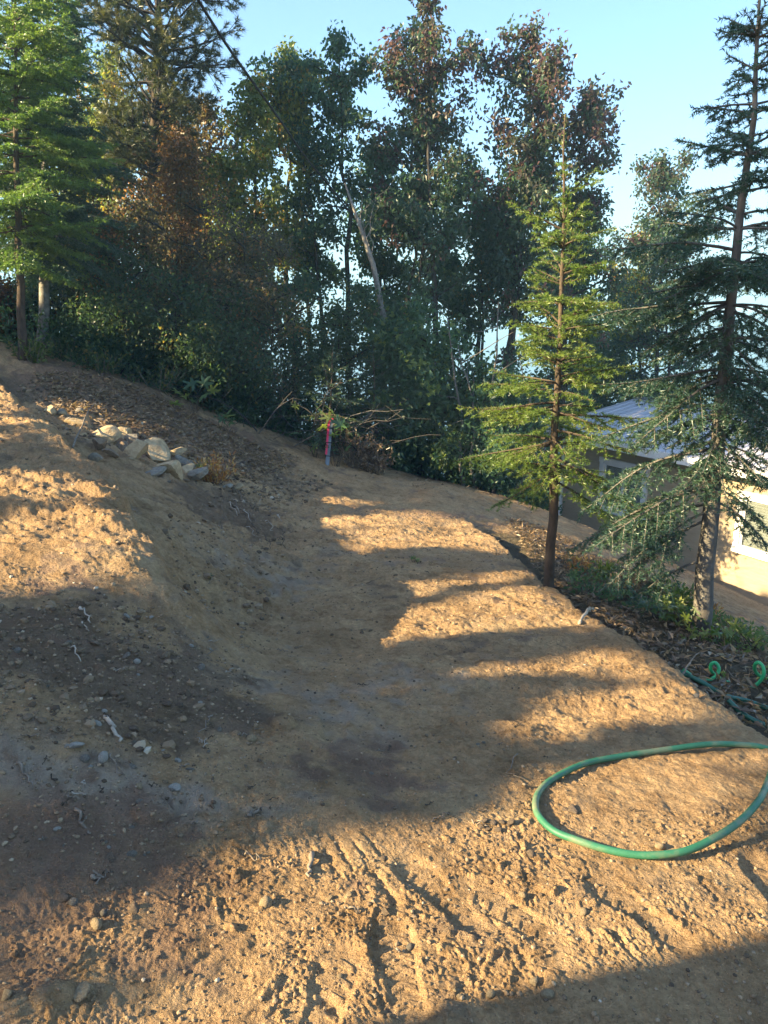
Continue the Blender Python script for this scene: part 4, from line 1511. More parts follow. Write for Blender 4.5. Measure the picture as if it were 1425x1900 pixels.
def put_rock(px, py, wpx, mk, label, group=None, big=False, name='stone', flat=1.0, sink=0.3, seed=0, yaw=None):
    P = hit(px, py)
    d = P[1] * CP - (P[2] - CAM_Z) * SP
    w = wpx / FPX * d
    rg = np.random.default_rng(seed + int(px * 7 + py))
    key = mk + ('_big' if big else '')
    me = RK[key][int(rg.integers(len(RK[key])))]
    o = link(name, me)
    zh = w * flat * (0.8 + 0.3 * rg.random())
    o.scale = (w * 1.08, w * 1.08, zh)
    o.rotation_euler = (rg.normal() * 0.25, rg.normal() * 0.25, rg.random() * 6.28 if yaw is None else yaw)
    o.location = (P[0], P[1], gz(P[0], P[1]) + zh * 0.35 * (0.55 - sink))
    return tag(o, label, 'rock' if big else 'stone', group)


ROCKROW = 'rocks spilled along the ledge of the cut bank'
bo = put_rock(297, 852, 66, 'rock_tan', 'largest boulder of the rock row, its split face sunlit and its flank grey', ROCKROW, True, 'rock', 1.05, 0.0)
for px, py, w, mk, lab, fl in [
    (91, 762, 26, 'rock_tan', 'tan rock at the upper end of the rock row', .9),
    (140, 787, 32, 'rock_tan', 'flat sunlit rock under the pale stick of the rock row', .6),
    (116, 766, 18, 'rock_grey', 'small grey rock next to the uppermost tan rock of the row', .8),
    (170, 832, 26, 'rock_grey', 'grey rock at the lower edge of the rock row below the stick', .8),
    (184, 824, 30, 'rock_brown', 'brown shaded rock between the stick and the cluster of lit rocks', .9),
    (202, 798, 28, 'rock_tan', 'topmost lit rock of the cluster behind the wedge shaped one', 1.0),
    (199, 817, 44, 'rock_tan', 'wedge shaped sunlit rock at the front of the cluster', .95),
    (226, 806, 38, 'rock_tan', 'pale sunlit rock at the right of the wedge shaped one', 1.0),
    (245, 818, 30, 'rock_grey', 'grey rock with a shaded face between the cluster and the boulder', 1.1),
    (210, 840, 34, 'rock_brown', 'rounded brown rock lying below the wedge shaped one', .9),
    (231, 830, 26, 'rock_brown', 'red-brown rock tucked under the lit cluster', .9),
    (251, 848, 42, 'rock_tan', 'bright yellow-tan rock just left of the largest boulder', 1.0),
    (327, 846, 30, 'rock_tan', 'small lit rock just right of the largest boulder', .7),
    (277, 872, 58, 'rock_grey', 'long flat grey rock lying in front of the largest boulder', .4),
    (308, 876, 36, 'rock_brown', 'brown rock at the foot of the largest boulder', .8),
    (322, 886, 42, 'rock_tan', 'upright pointed lit rock below the largest boulder', 1.2),
    (346, 882, 36, 'rock_tan', 'lit rock behind the pointed one', .8),
    (362, 895, 52, 'rock_grey', 'flat grey rock with a lit top at the lower end of the row', .55),
    (346, 866, 46, 'rock_grey', 'slanting grey slab right of the largest boulder', .6),
    (421, 912, 26, 'rock_pale', 'pale lit rock under the orange weed clump', .7),
    (440, 914, 20, 'rock_tan', 'small tan rock at the tip of the orange weed clump', .8)]:
    put_rock(px, py, w * (1.45 if px < 180 else 1.15), mk, lab, ROCKROW, True, 'rock', fl, 0.0)
g_ = np.random.default_rng(77)
for k in range(34):
    t = g_.random()
    px, py = 95 + 290 * t + g_.normal() * 16, 768 + 125 * t + g_.normal() * 11
    put_rock(px, py, 9 + 10 * g_.random(), ('rock_grey', 'rock_tan', 'rock_brown')[k % 3], 'small broken stone packed between the larger rocks of the row', 'small stones between the rocks of the row', False, 'stone', .8, .1, k)

for px, py, w, mk, lab, fl in [
    (223, 1132, 17, 'rock_tan', 'tan stone on the shaded slope below the lit terrace lip, upper of a pair', .9),
    (235, 1142, 16, 'rock_pale', 'pale rounded stone, lower of a pair under the terrace lip', .9),
    (282, 1139, 12, 'rock_pale', 'small pale stone right of the pair under the terrace lip', .9),
    (33, 1209, 20, 'rock_grey', 'pointed grey stone near the picture edge in dark soil', .9),
    (175, 1190, 26, 'rock_brown', 'flat brown slab of stone among the roots below the terrace', .6),
    (236, 1217, 24, 'rock_grey', 'grey rounded stone above the pale egg shaped one', .8),
    (254, 1227, 18, 'rock_pale', 'pale egg shaped stone in dark churned soil', .85),
    (373, 1242, 18, 'rock_grey', 'grey round stone at the foot of the cut face', 1.0),
    (168, 1297, 15, 'rock_tan', 'orange-tan stone above the pale gnarled root', .9),
    (179, 1345, 21, 'rock_pale', 'white rounded stone left of the pale gnarled root', .8),
    (140, 1384, 34, 'rock_pale', 'long whitish stone on the grey clay patch', .6),
    (191, 1405, 26, 'rock_pale', 'upright chalky stone below the pale gnarled root', 1.2),
    (160, 1409, 24, 'rock_grey', 'grey stone between the long whitish one and the chalky one', .7),
    (247, 1418, 20, 'rock_grey', 'blocky grey stone right of the chalky one', .8),
    (258, 1455, 14, 'rock_tan', 'tan pebble standing in the dark hollow below the grey clay', 1.1),
    (260, 1487, 19, 'rock_grey', 'grey stone with a flat top in the middle of the shaded ground', .8),
    (326, 1460, 26, 'rock_pale', 'thin pale flake of stone lying flat', .35),
    (351, 1424, 18, 'rock_grey', 'grey stone between the flake and the white chip', .9),
    (330, 1407, 15, 'rock_pale', 'white chip of stone lying flat above the flake', .4),
    (467, 1377, 18, 'rock_tan', 'round tan stone with a tuft of roots beside it', .9),
    (105, 1531, 16, 'rock_pale', 'white oblong pebble beside the grey straight stick', .6),
    (244, 1584, 20, 'rock_grey', 'pointed grey stone at the edge of the lit foreground', 1.1),
    (204, 1588, 30, 'rock_brown', 'half buried brown stone left of the pointed grey one', .6),
    (179, 1717, 25, 'rock_tan', 'smooth egg shaped tan stone in the brown foreground', .8),
    (192, 1695, 16, 'rock_grey', 'grey upright stone just behind the egg shaped tan one', 1.1),
    (139, 1670, 24, 'rock_grey', 'greenish grey stone beside the dark hole', .9),
    (151, 1834, 40, 'rock_tan', 'long flat tan stone near the bottom of the picture', .45),
    (8, 1838, 30, 'rock_tan', 'angular tan stone cut off by the picture edge', .8),
    (247, 1688, 24, 'rock_brown', 'round brown stone in the half lit soil', .9),
    (114, 1660, 26, 'rock_brown', 'dark brown stone left of the greenish one', .7),
    (493, 1678, 24, 'rock_tan', 'upright tan stone casting a long shadow across a boot print', 1.3),
    (647, 1667, 17, 'rock_tan', 'tan pebble at the lower end of the track ribs', .9),
    (713, 1698, 23, 'rock_brown', 'square brown clod at the toe of the middle boot print', .8),
    (761, 1753, 17, 'rock_grey', 'dark blue-grey pebble inside the boot print', .8),
    (910, 1848, 20, 'rock_tan', 'pale tan pebble at the bottom right of the boot prints', .9),
    (854, 1851, 15, 'rock_tan', 'small tan pebble left of the pale one near the bottom', .9),
    (1079, 1697, 20, 'rock_tan', 'smooth tan stone alone between hose loop and bottom shadow', .8),
    (983, 1590, 22, 'rock_brown', 'brown stone in the dark groove left of the hose loop', .9),
    (990, 1822, 24, 'rock_tan', 'tan stone at the rim of the bottom shadow', .8),
    (1016, 1847, 26, 'rock_tan', 'rounded tan stone nearest the bottom shadow', .8),
    (1060, 1508, 28, 'rock_brown', 'brown clod inside the hose loop by its left bend', .8),
    (1225, 1576, 24, 'rock_tan', 'tan clod touching the hose at the bottom of its loop', .8),
    (1290, 1300, 22, 'rock_grey', 'grey flat stone at the bench rim beside the hoses', .5),
    (1050, 1508, 16, 'rock_brown', 'small clod next to the brown clod inside the hose loop', .8)]:
    put_rock(px, py, w, mk, lab, 'loose stones on the graded soil', False, 'stone', fl, 0.25)
for px, py in ((899, 1529), (915, 1533), (932, 1531), (925, 1545), (948, 1534), (905, 1542), (890, 1538)):
    put_rock(px, py, 15, 'rock_brown', 'reddish brown clod in the little heap left of the hose loop', 'clods heaped left of the hose loop', False, 'clod', .85, .1)

g_ = np.random.default_rng(78)
for k in range(46):
    px, py = 20 + 420 * g_.random(), 1130 + 470 * g_.random()
    put_rock(px, py, 7 + 7 * g_.random() ** 2, ('rock_grey', 'rock_pale', 'rock_tan', 'rock_brown', 'rock_grey')[k % 5], 'small stone sprinkled over the dark churned soil', 'small stones in the churned soil', False, 'stone', .8, .25, 1000 + k)
for k in range(26):
    px, py = 100 + 1250 * g_.random(), 1590 + 290 * g_.random()
    put_rock(px, py, 8 + 7 * g_.random() ** 2, ('rock_tan', 'rock_brown', 'rock_tan')[k % 3], 'small clod or pebble on the loose sunlit foreground soil', 'pebbles on the foreground soil', False, 'stone', .8, .25, 2000 + k)
for k in range(22):
    px, py = 420 + 640 * g_.random(), 1180 + 340 * g_.random()
    put_rock(px, py, 5 + 6 * g_.random() ** 2, ('rock_tan', 'rock_grey', 'rock_brown')[k % 3], 'small pebble on the scraped floor of the bench', 'pebbles on the bench floor', False, 'stone', .7, .3, 3000 + k)


def scatter_xy(pxpoly, n, rng, kern=None):
    Q = np.array([hit(*q)[:2] for q in pxpoly])
    lo, hi = Q.min(0), Q.max(0)
    out = []
    tot = 0
    while tot < n:
        c = lo + (hi - lo) * rng.random((n * 3, 2))
        c = c[in_poly(c, Q)]
        out.append(c)
        tot += len(c)
        if len(c) == 0:
            break
    return np.concatenate(out)[:n]


M['grit'] = leaf_mat('grit', [(0, (0.09, 0.065, 0.045)), (0.5, (0.24, 0.17, 0.105)), (0.85, (0.36, 0.27, 0.175)), (1, (0.46, 0.39, 0.3))], 0.0, 0.95, 0.1)


def grit(name, label, polys, seed):
    rng = np.random.default_rng(seed)
    V0, F0 = ICO[1]
    if True:
        keep = V0
    Vs, Fs, T = [], [], []
    n0 = 0
    base = np.array([[0, 0, 1], [0.894, 0, 0.447], [0.276, 0.851, 0.447], [-0.724, 0.526, 0.447], [-0.724, -0.526, 0.447], [0.276, -0.851, 0.447],
                     [0.724, 0.526, -0.447], [-0.276, 0.851, -0.447], [-0.894, 0, -0.447], [-0.276, -0.851, -0.447], [0.724, -0.526, -0.447]])
    fc = np.array([[0, 1, 2], [0, 2, 3], [0, 3, 4], [0, 4, 5], [0, 5, 1], [1, 6, 2], [2, 7, 3], [3, 8, 4], [4, 9, 5], [5, 10, 1], [1, 10, 6], [2, 6, 7], [3, 7, 8], [4, 8, 9], [5, 9, 10]])
    for poly, n, s0, s1, tb in polys:
        q = scatter_xy(poly, n, rng)
        n = len(q)
        z = ground_z(q[:, 0], q[:, 1])
        s = s0 + (s1 - s0) * rng.random(n) ** 3
        an = rng.random(n) * 6.283
        v = base[None] * (0.75 + 0.5 * rng.random((n, 11, 1))) * np.stack([np.ones(n), 0.6 + 0.4 * rng.random(n), 0.45 + 0.4 * rng.random(n)], -1)[:, None, :] * s[:, None, None]
        c, sn = np.cos(an)[:, None], np.sin(an)[:, None]
        v = np.stack([v[..., 0] * c - v[..., 1] * sn, v[..., 0] * sn + v[..., 1] * c, v[..., 2]], -1)
        v += np.c_[q, z + s * 0.15][:, None, :]
        Vs.append(v.reshape(-1, 3))
        Fs.append((fc[None] + (np.arange(n) * 11)[:, None, None] + n0).reshape(-1, 3))
        T.append(np.repeat(np.clip(rng.normal(0.45 + tb, 0.22, n), 0, 1), len(fc)))
        n0 += n * 11
    o = link(name, mesh(name, np.concatenate(Vs), np.concatenate(Fs), M['grit'], np.concatenate(T)))
    tag(o, label, kind='stuff')


grit('gravel', 'grit and crumbs of soil strewn over the bench and the cut bank',
     [([(-60, 1900), (-60, 1560), (500, 1560), (1480, 1500), (1480, 1900)], 2600, 0.002, 0.008, -0.08),
      ([(-60, 1560), (-20, 1130), (300, 1120), (470, 1250), (520, 1560)], 2000, 0.003, 0.011, -0.08),
      ([(450, 1560), (460, 1220), (1050, 1150), (1300, 1320), (1000, 1520)], 2200, 0.002, 0.008, -0.08),
      ([(330, 1120), (300, 960), (440, 950), (600, 940), (900, 970), (1050, 1130), (460, 1230)], 2200, 0.004, 0.015, -0.1),
      ([(20, 690), (200, 700), (480, 840), (620, 900), (440, 960), (300, 850), (80, 780)], 3500, 0.006, 0.035, -0.15),
      ([(-40, 1120), (-40, 720), (80, 780), (260, 970), (310, 1100)], 1200, 0.003, 0.014, 0.05)], 61)

grit('soil_lumps', 'dark lumps of soil and broken stone rolled down the cut bank',
     [([(330, 1110), (290, 990), (330, 920), (460, 930), (540, 950), (520, 1080), (480, 1200), (400, 1210)], 300, 0.008, 0.034, -0.08),
      ([(60, 690), (200, 700), (480, 840), (620, 890), (520, 920), (440, 940), (300, 850), (100, 770)], 650, 0.012, 0.045, -0.15),
      ([(-40, 1330), (-40, 1120), (260, 1110), (420, 1280), (300, 1420)], 420, 0.006, 0.026, -0.25),
      ([(1015, 1075), (1095, 1132), (1180, 1190), (1250, 1242), (1330, 1300), (1400, 1350), (1420, 1330), (1330, 1270), (1200, 1160), (1060, 1060)], 300, 0.008, 0.035, -0.2)], 67)

# ------------------------------------------------------------------ sticks, roots
def stick(pts, rad, label, mat='stick', name='stick', group=None, lift=0.008, cat='stick', wobble=0.006, seg=6):
    Q = []
    for p in pts:
        h_ = hit(p[0], p[1])
        Q.append([h_[0], h_[1], gz(h_[0], h_[1]) + lift + (p[2] if len(p) > 2 else 0)])
    Q = np.array(Q)
    n = 9
    t = np.linspace(0, len(Q) - 1, n)
    P = np.stack([np.interp(t, np.arange(len(Q)), Q[:, k]) for k in range(3)], -1)
    rg = np.random.default_rng(int(pts[0][0] * 13 + pts[0][1]))
    P[1:-1] += rg.normal(size=(n - 2, 3)) * wobble
    loc = P[0].copy()
    m = MB()
    m.tube(P - loc, np.linspace(rad, rad * 0.5, n) * (1 + 0.12 * rg.normal(size=n)), seg)
    o = m.build(name, M[mat], smooth=True, loc=loc)
    return tag(o, label, cat, group)


stick([(133, 815), (158, 790, .10), (180, 778, .22)], 0.011, 'pale bent stick leaning over the rock row')
stick([(139, 1498), (152, 1520), (167, 1541)], 0.0055, 'straight grey stick in the shaded soil by the white pebble')
stick([(33, 1409), (48, 1434), (61, 1459)], 0.0055, 'brown stick at the edge of the pale grey clay')
stick([(205, 1398), (218, 1420), (235, 1444)], 0.003, 'thin root fibre below the chalky stone', 'stick')
stick([(198, 1332), (212, 1348), (215, 1362), (222, 1378)], 0.011, 'pale gnarled root sticking out of the dark churned soil', 'root', 'root', cat='root', wobble=0.009)
stick([(149, 1130), (157, 1146, .02), (168, 1160)], 0.006, 'curved pale root under the terrace edge', 'root', 'root', cat='root')
stick([(138, 1198), (142, 1212, .02), (150, 1226)], 0.004, 'thin root hanging in the churned soil below the flat brown slab', 'root', 'root', cat='root')
stick([(578, 1588), (577, 1612), (575, 1636)], 0.008, 'short thick stick lying beside the track ribs in sunlight')
stick([(172, 1626), (176, 1633), (182, 1641)], 0.006, 'short bent pale twig above the dark hole')
stick([(182, 1627), (198, 1624)], 0.003, 'thin straw next to the short bent twig')
stick([(1266, 1248, .02), (1282, 1236, .05), (1296, 1229, .06)], 0.006, 'dry forked twig over the hoses at the bench rim')
stick([(1330, 1292), (1348, 1283), (1360, 1273)], 0.004, 'small pale twig between the two dark hoses')
stick([(1075, 1160), (1090, 1148, .04), (1100, 1132, .06)], 0.012, 'broken tan stub of wood on the bench rim', 'root')
stick([(215, 920), (240, 921), (252, 923)], 0.012, 'pale stick lying along the cut face under the terrace lip')
stick([(800, 1530), (815, 1523), (836, 1518)], 0.0025, 'curled straw at the border of the foreground light')
stick([(875, 1530), (890, 1534), (905, 1540)], 0.003, 'short straw by the heap of reddish clods')
stick([(640, 1690), (655, 1695), (668, 1705)], 0.003, 'thin straw at the heel of the middle boot print')
stick([(735, 1760), (740, 1768)], 0.003, 'tiny twig inside the middle boot print')
stick([(455, 1590), (470, 1596), (486, 1601)], 0.003, 'dark twig where the shade meets the lit foreground')
stick([(460, 1520), (475, 1512), (485, 1505)], 0.006, 'grey stub of branch on the grey clay right of centre')
stick([(960, 1410), (945, 1440), (975, 1455)], 0.002, 'fine straw left of the hose loop')
stick([(395, 1330), (380, 1345), (370, 1362)], 0.003, 'straw on the shaded mound')
g_ = np.random.default_rng(91)
for k in range(26):
    px, py = 30 + 430 * g_.random(), 1130 + 430 * g_.random()
    a, l = g_.random() * 6.28, 12 + 20 * g_.random()
    stick([(px, py), (px + math.cos(a) * l, py + math.sin(a) * l * 0.6)], 0.0022 + 0.002 * g_.random(), 'thin twig or root fibre strewn over the churned soil', ('stick', 'root', 'bark_brown')[k % 3], 'twig', 'twigs in the churned soil', seg=4, wobble=0.004)
for k in range(26):
    px, py = 380 + 800 * g_.random(), 1040 + 480 * g_.random()
    a, l = g_.normal() * 0.5, 10 + 18 * g_.random()
    stick([(px, py), (px + math.cos(a) * l, py + math.sin(a) * l * 0.6)], 0.002 + 0.0015 * g_.random(), 'short twig lying on the scraped bench floor', ('stick', 'bark_brown')[k % 2], 'twig', 'twigs on the bench floor', seg=4, wobble=0.003)
for k in range(40):
    px, py = 90 + 420 * g_.random(), 0
    py = 690 + (px - 60) * 0.40 + g_.random() * 45
    a, l = g_.normal() * 0.7 + 0.4, 12 + 22 * g_.random()
    stick([(px, py), (px + math.cos(a) * l, py + math.sin(a) * l * 0.6, 0.02)], 0.004 + 0.004 * g_.random(), 'broken branch piece littering the upper cut bank', ('stick', 'bark_brown', 'bark_grey')[k % 3], 'branch_piece', 'branch pieces on the upper bank', seg=5, wobble=0.012)

for k in range(22):
    px, py = 400 + 120 * g_.random(), 900 + 110 * g_.random()
    l = 14 + 22 * g_.random()
    stick([(px, py), (px + 0.3 * l, py + 0.5 * l, 0.03), (px + (0.3 + 0.5 * g_.random()) * l, py + l, 0.01)], 0.0035 + 0.003 * g_.random(), 'torn root hanging in the dark hollow of the cut bank', ('root', 'bark_brown', 'stick')[k % 3], 'root', 'torn roots in the dark hollow', seg=4, wobble=0.012, cat='root')

# ------------------------------------------------------------------ hoses
def smooth_path(P, n):
    P = np.asarray(P, float)
    m = len(P)
    E = np.concatenate([[2 * P[0] - P[1]], P, [2 * P[-1] - P[-2]]])
    t = np.linspace(0, m - 1 - 1e-6, n)
    i = t.astype(int)
    f = (t - i)[:, None]
    a, b, c, d = E[i], E[i + 1], E[i + 2], E[i + 3]
    return 0.5 * (2 * b + (c - a) * f + (2 * a - 5 * b + 4 * c - d) * f ** 2 + (3 * b - a - 3 * c + d) * f ** 3)


def hose(P, rad, mat, label, n=160):
    P = smooth_path(P, n)
    loc = P[0].copy()
    m = MB()
    m.tube(P - loc, rad, 12)
    return tag(m.build('garden_hose', M[mat], smooth=True, loc=loc), label, 'garden hose')


HR = 0.0116
pts = [(1560, 1440), (1490, 1412), (1425, 1398), (1370, 1392), (1310, 1393), (1230, 1399), (1150, 1409), (1085, 1424), (1030, 1450), (1002, 1475), (993, 1500), (1000, 1525), (1028, 1550), (1070, 1568), (1120, 1583), (1175, 1594), (1225, 1598), (1275, 1593), (1325, 1577), (1365, 1554), (1395, 1525), (1412, 1495), (1425, 1455), (1440, 1410), (1480, 1370), (1540, 1340)]
Q = []
for k, (px, py) in enumerate(pts):
    h_ = hit(px, py)
    lift = 0.045 if 18 <= k <= 22 else (0.03 if k > 22 or k < 4 else 0.0)
    zz = max(gz(h_[0] + a, h_[1] + b) for a in (-.015, 0, .015) for b in (-.015, 0, .015))
    Q.append([h_[0], h_[1] , zz * 0.5 + 0.5 * gz(h_[0], h_[1]) + HR * 0.9 + lift])
Q = np.array(Q)
Q[2:-2, 2] = (Q[:-4, 2] + Q[1:-3, 2] + 2 * Q[2:-2, 2] + Q[3:-1, 2] + Q[4:, 2]) / 6
hose(Q, HR, 'hose', 'dusty green garden hose lying in a wide loop on the sunlit soil', 260)

YB = hit(1330, 1262)[1]
cur = [(1268, 1243, 0.0), (1290, 1257, 0.0), (1312, 1262, 0), (1328, 1254, .01), (1334, 1241, .02), (1328, 1230, .03), (1320, 1232, .04), (1319, 1243, .05), (1327, 1252, .06), (1342, 1262, .08), (1362, 1270, .10), (1382, 1276, .10), (1396, 1275, .09), (1409, 1265, .08), (1417, 1251, .07), (1416, 1238, .08), (1408, 1229, .10), (1401, 1233, .12), (1401, 1244, .15), (1410, 1254, .18), (1432, 1262, .25), (1470, 1275, .3)]
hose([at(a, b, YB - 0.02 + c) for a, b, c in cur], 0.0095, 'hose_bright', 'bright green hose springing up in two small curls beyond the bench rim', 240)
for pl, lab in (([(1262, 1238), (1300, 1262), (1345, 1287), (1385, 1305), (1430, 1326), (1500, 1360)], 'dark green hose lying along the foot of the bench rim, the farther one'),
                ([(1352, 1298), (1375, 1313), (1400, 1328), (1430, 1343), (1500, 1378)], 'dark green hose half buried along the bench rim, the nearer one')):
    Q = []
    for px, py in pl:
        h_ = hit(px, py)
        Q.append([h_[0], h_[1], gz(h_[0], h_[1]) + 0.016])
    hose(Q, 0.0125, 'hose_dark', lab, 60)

# ------------------------------------------------------------------ survey stake
def build_stake():
    b = foot(607, 11.0)
    b = hit(607, 858)
    b[2] = gz(b[0], b[1])
    tp = at(614, 779, b[1])
    t = thing('survey_stake', 'leaning wooden survey stake with a fluorescent pink edge at the end of the bench', 'stake', b)
    up = tp - b
    H = np.linalg.norm(up)
    up = up / H
    rt = norm(np.array([1, 0.15, 0]) - up * up[0])
    fw = np.cross(up, rt)
    ax = np.array([rt, fw, up])
    m = MB()
    m.box(up * (H / 2 - 0.1), 0.058, 0.022, H + 0.2, ax)
    m.build('post', M['stake_wood'], t)
    m = MB()
    m.box(up * (H * 0.62) - rt * 0.028, 0.03, 0.027, H * 0.78, ax)
    m.box(up * (H + 0.005), 0.066, 0.028, 0.05, ax)
    m.build('pink_paint', M['pink'], t)
    for f in (0.82, 0.5, 0.2):
        m = MB()
        m.box(up * H * f, 0.088, 0.034, 0.012, ax)
        m.build('band', M['band'], t)


build_stake()

# ------------------------------------------------------------------ overhead cable
P = smooth_path([at(330, -70, 7.2), at(368, 0, 7.8), at(432, 100, 9.0), at(512, 212, 10.8), at(566, 290, 12.5), at(612, 346, 14.2), at(664, 412, 16.6), at(740, 500, 20.0), at(840, 600, 25)], 80)
m_ = MB()
m_.tube(P - P[0], 0.016, 6)
tag(m_.build('overhead_cable', M['cable'], smooth=True, loc=P[0]), 'black overhead cable running down from the pine into the tree row', 'cable')

# ------------------------------------------------------------------ plants
def lobed_leaf(name, mat, lobes=5, seed=0, tint=0.5):
    rg = np.random.default_rng(seed)
    n = lobes * 4
    a = np.linspace(-2.5, 2.5, n)
    r = 0.5 + 0.28 * np.cos(a * lobes * 1.25) + 0.05 * rg.normal(size=n)
    r *= 1 - 0.12 * np.abs(a)
    V = np.c_[np.sin(a) * r, np.cos(a) * r + 0.35, -0.12 * r * np.abs(np.sin(a * 2))]
    V = np.concatenate([[[0, 0.25, 0.05]], [[0, -0.12, 0]], V])
    F = [[0, 1, 2]] + [[0, i, i + 1] for i in range(2, n + 1)] + [[0, n + 1, 1]]
    return mesh(name, V, np.array(F), mat, np.full(len(F), tint) + 0.1 * rg.random(len(F)))


LEAF = {'weed': [lobed_leaf('leaf', M['weed'], 5, k, 0.25 + 0.2 * k) for k in range(4)],
        'maple': [lobed_leaf('leaf', M['leaf_maple'], 5, 10 + k, 0.4 + 0.17 * k) for k in range(4)]}


def leafy_plant(px, py, hpx, n, leafpx, kind, label, seed, spread=1.0, name='leafy_plant', Y_=None):
    rg = np.random.default_rng(seed)
    b = hit(px, py) if Y_ is None else foot(px, Y_)
    b[2] = gz(b[0], b[1])
    d = b[1] * CP - (b[2] - CAM_Z) * SP
    h = hpx / FPX * d
    ls = leafpx / FPX * d
    t = thing(name, label, 'plant', b)
    st = MB()
    for k in range(n):
        a = rg.random() * 6.283
        rr = h * spread * (0.2 + 0.7 * rg.random())
        tip = np.array([math.cos(a) * rr, math.sin(a) * rr * 0.8, h * (0.25 + 0.8 * rg.random())])
        st.tube(wob(np.array([rg.normal() * .02, rg.normal() * .02, -0.02]), tip, 5, 0.02, rg), np.linspace(0.004, 0.0018, 5), 4, cap=False)
        o = link('leaf', LEAF[kind][int(rg.integers(4))], t)
        s = ls * (0.7 + 0.6 * rg.random())
        o.scale = (s, s, s)
        o.location = tip
        o.rotation_euler = (R(20 + 35 * rg.normal()), R(25 * rg.normal()), rg.random() * 6.283)
    st.build('stems', M['bark_brown'], t)
    return t


leafy_plant(1262, 1165, 42, 20, 20, 'weed', 'yellow-green leafy plant left of the tall fir trunk', 1)
leafy_plant(1300, 1195, 30, 14, 18, 'weed', 'low leafy plant at the very foot of the tall fir', 2)
leafy_plant(1345, 1200, 40, 24, 19, 'weed', 'bright green leafy clump right of the tall fir trunk', 3, 1.4)
leafy_plant(1395, 1210, 36, 20, 18, 'weed', 'spreading leafy clump above the curls of bright hose', 4, 1.4)
leafy_plant(1225, 1150, 32, 16, 16, 'maple', 'darker leafy plant in the litter between the two fir trunks', 5, 1.4)
leafy_plant(1160, 1115, 26, 12, 13, 'maple', 'small dark leafy plant on the slope below the bench rim', 6, 1.3)
leafy_plant(1392, 1108, 26, 14, 14, 'weed', 'green weed growing against the foot of the house wall', 7, 1.2)
leafy_plant(1330, 1255, 14, 8, 10, 'weed', 'tiny weed behind the first curl of hose', 8, 1.2)
leafy_plant(1425, 1275, 30, 12, 15, 'weed', 'green weed right of the second curl of hose', 9, 1.2)
leafy_plant(770, 1043, 9, 6, 9, 'weed', 'single green sprig lying on the bare bench', 10, 1.4)
leafy_plant(625, 860, 95, 11, 26, 'maple', 'broad lobed green leaves of a sprig right behind the stake', 11, 0.5, Y_=11.35)
leafy_plant(585, 850, 95, 8, 22, 'maple', 'sprig with yellowing lobed leaves left of the stake', 12, 0.5, Y_=11.5)
leafy_plant(360, 770, 60, 9, 24, 'maple', 'sprig of large pale green leaves at the head of the cut bank', 13, 0.7)
leafy_plant(415, 800, 34, 7, 20, 'maple', 'low sprig of round leaves beside the brush pile', 14, 0.7)
leafy_plant(385, 1062, 6, 5, 8, 'maple', 'green leaf tuft dropped on the cut face', 15, 1.2)


def card_plant(name, label, cat, px, py, hpx, wpx, n, L_, mat, seed, stalks=14, Y_=None, droop=0.0, stalk_mat='stick'):
    rg = np.random.default_rng(seed)
    b = hit(px, py) if Y_ is None else foot(px, Y_)
    b[2] = gz(b[0], b[1])
    d = b[1] * CP - (b[2] - CAM_Z) * SP
    h, w = hpx / FPX * d, wpx / FPX * d
    t = thing(name, label, cat, b)
    st = MB()
    P, D = [], []
    for k in range(stalks):
        a = rg.random() * 6.283
        f = rg.random() ** 0.6
        tip = np.array([math.cos(a) * w * f, math.sin(a) * w * f * 0.7, h * (0.5 + 0.55 * rg.random()) * (1 - 0.35 * f)])
        b0 = np.array([tip[0] * 0.4, tip[1] * 0.4, -0.02])
        c = wob(b0, tip, 6, 0.05 * h, rg)
        st.tube(c, np.linspace(0.006, 0.002, 6), 4, cap=False)
        m = max(1, n // stalks)
        q = rg.random(m) * 4.999
        i = q.astype(int)
        P.append(c[i] + (c[i + 1] - c[i]) * (q - i)[:, None] + rg.normal(size=(m, 3)) * 0.02)
        D.append(norm(tip - b0)[None] * (0.6 - droop) + rg.normal(size=(m, 3)) * 0.6 - np.array([0, 0, droop]))
    P, D = np.concatenate(P), np.concatenate(D)
    V, F, _ = leaf_cards(P, D, L_ * (0.6 + 0.8 * rg.random(len(P))), L_ * 0.4, None, rg)
    st.build('stalks', M[stalk_mat], t)
    link('foliage', mesh('foliage', V, F, M[mat], rg.random(len(F))), t)
    return t


card_plant('weed_clump', 'sunlit orange and green weed clump at the end of the rock row', 'weed', 395, 900, 55, 52, 420, 0.06, 'rust', 21, 30)
card_plant('weed_clump', 'small green weed inside the orange clump', 'weed', 378, 882, 34, 22, 110, 0.05, 'weed', 22, 12)
card_plant('dry_fern', 'withered brown fern hanging beside the stake', 'fern', 690, 868, 85, 40, 800, 0.075, 'dry', 23, 26, 11.6, 0.5)
card_plant('dry_fern', 'dead tangle of brown stems between the stake and the withered fern', 'fern', 655, 866, 75, 36, 420, 0.06, 'dry', 24, 40, 11.6, 0.3)
card_plant('rusty_weed', 'upright rust red dock stalks beside the slim fir trunk', 'weed', 1068, 1062, 38, 26, 220, 0.045, 'rust', 25, 22)
card_plant('yellow_weed', 'yellow-green weed in the sun behind the rust red stalks', 'weed', 1122, 1075, 36, 34, 300, 0.05, 'weed', 26, 20)
card_plant('dry_bush', 'tangle of reddish dry bramble between the two fir trunks', 'bush', 1185, 1105, 55, 65, 700, 0.05, 'dry', 27, 60)
card_plant('bramble', 'leafy bramble on the slope left of the tall fir trunk', 'bush', 1245, 1125, 50, 55, 600, 0.055, 'weed', 28, 40)
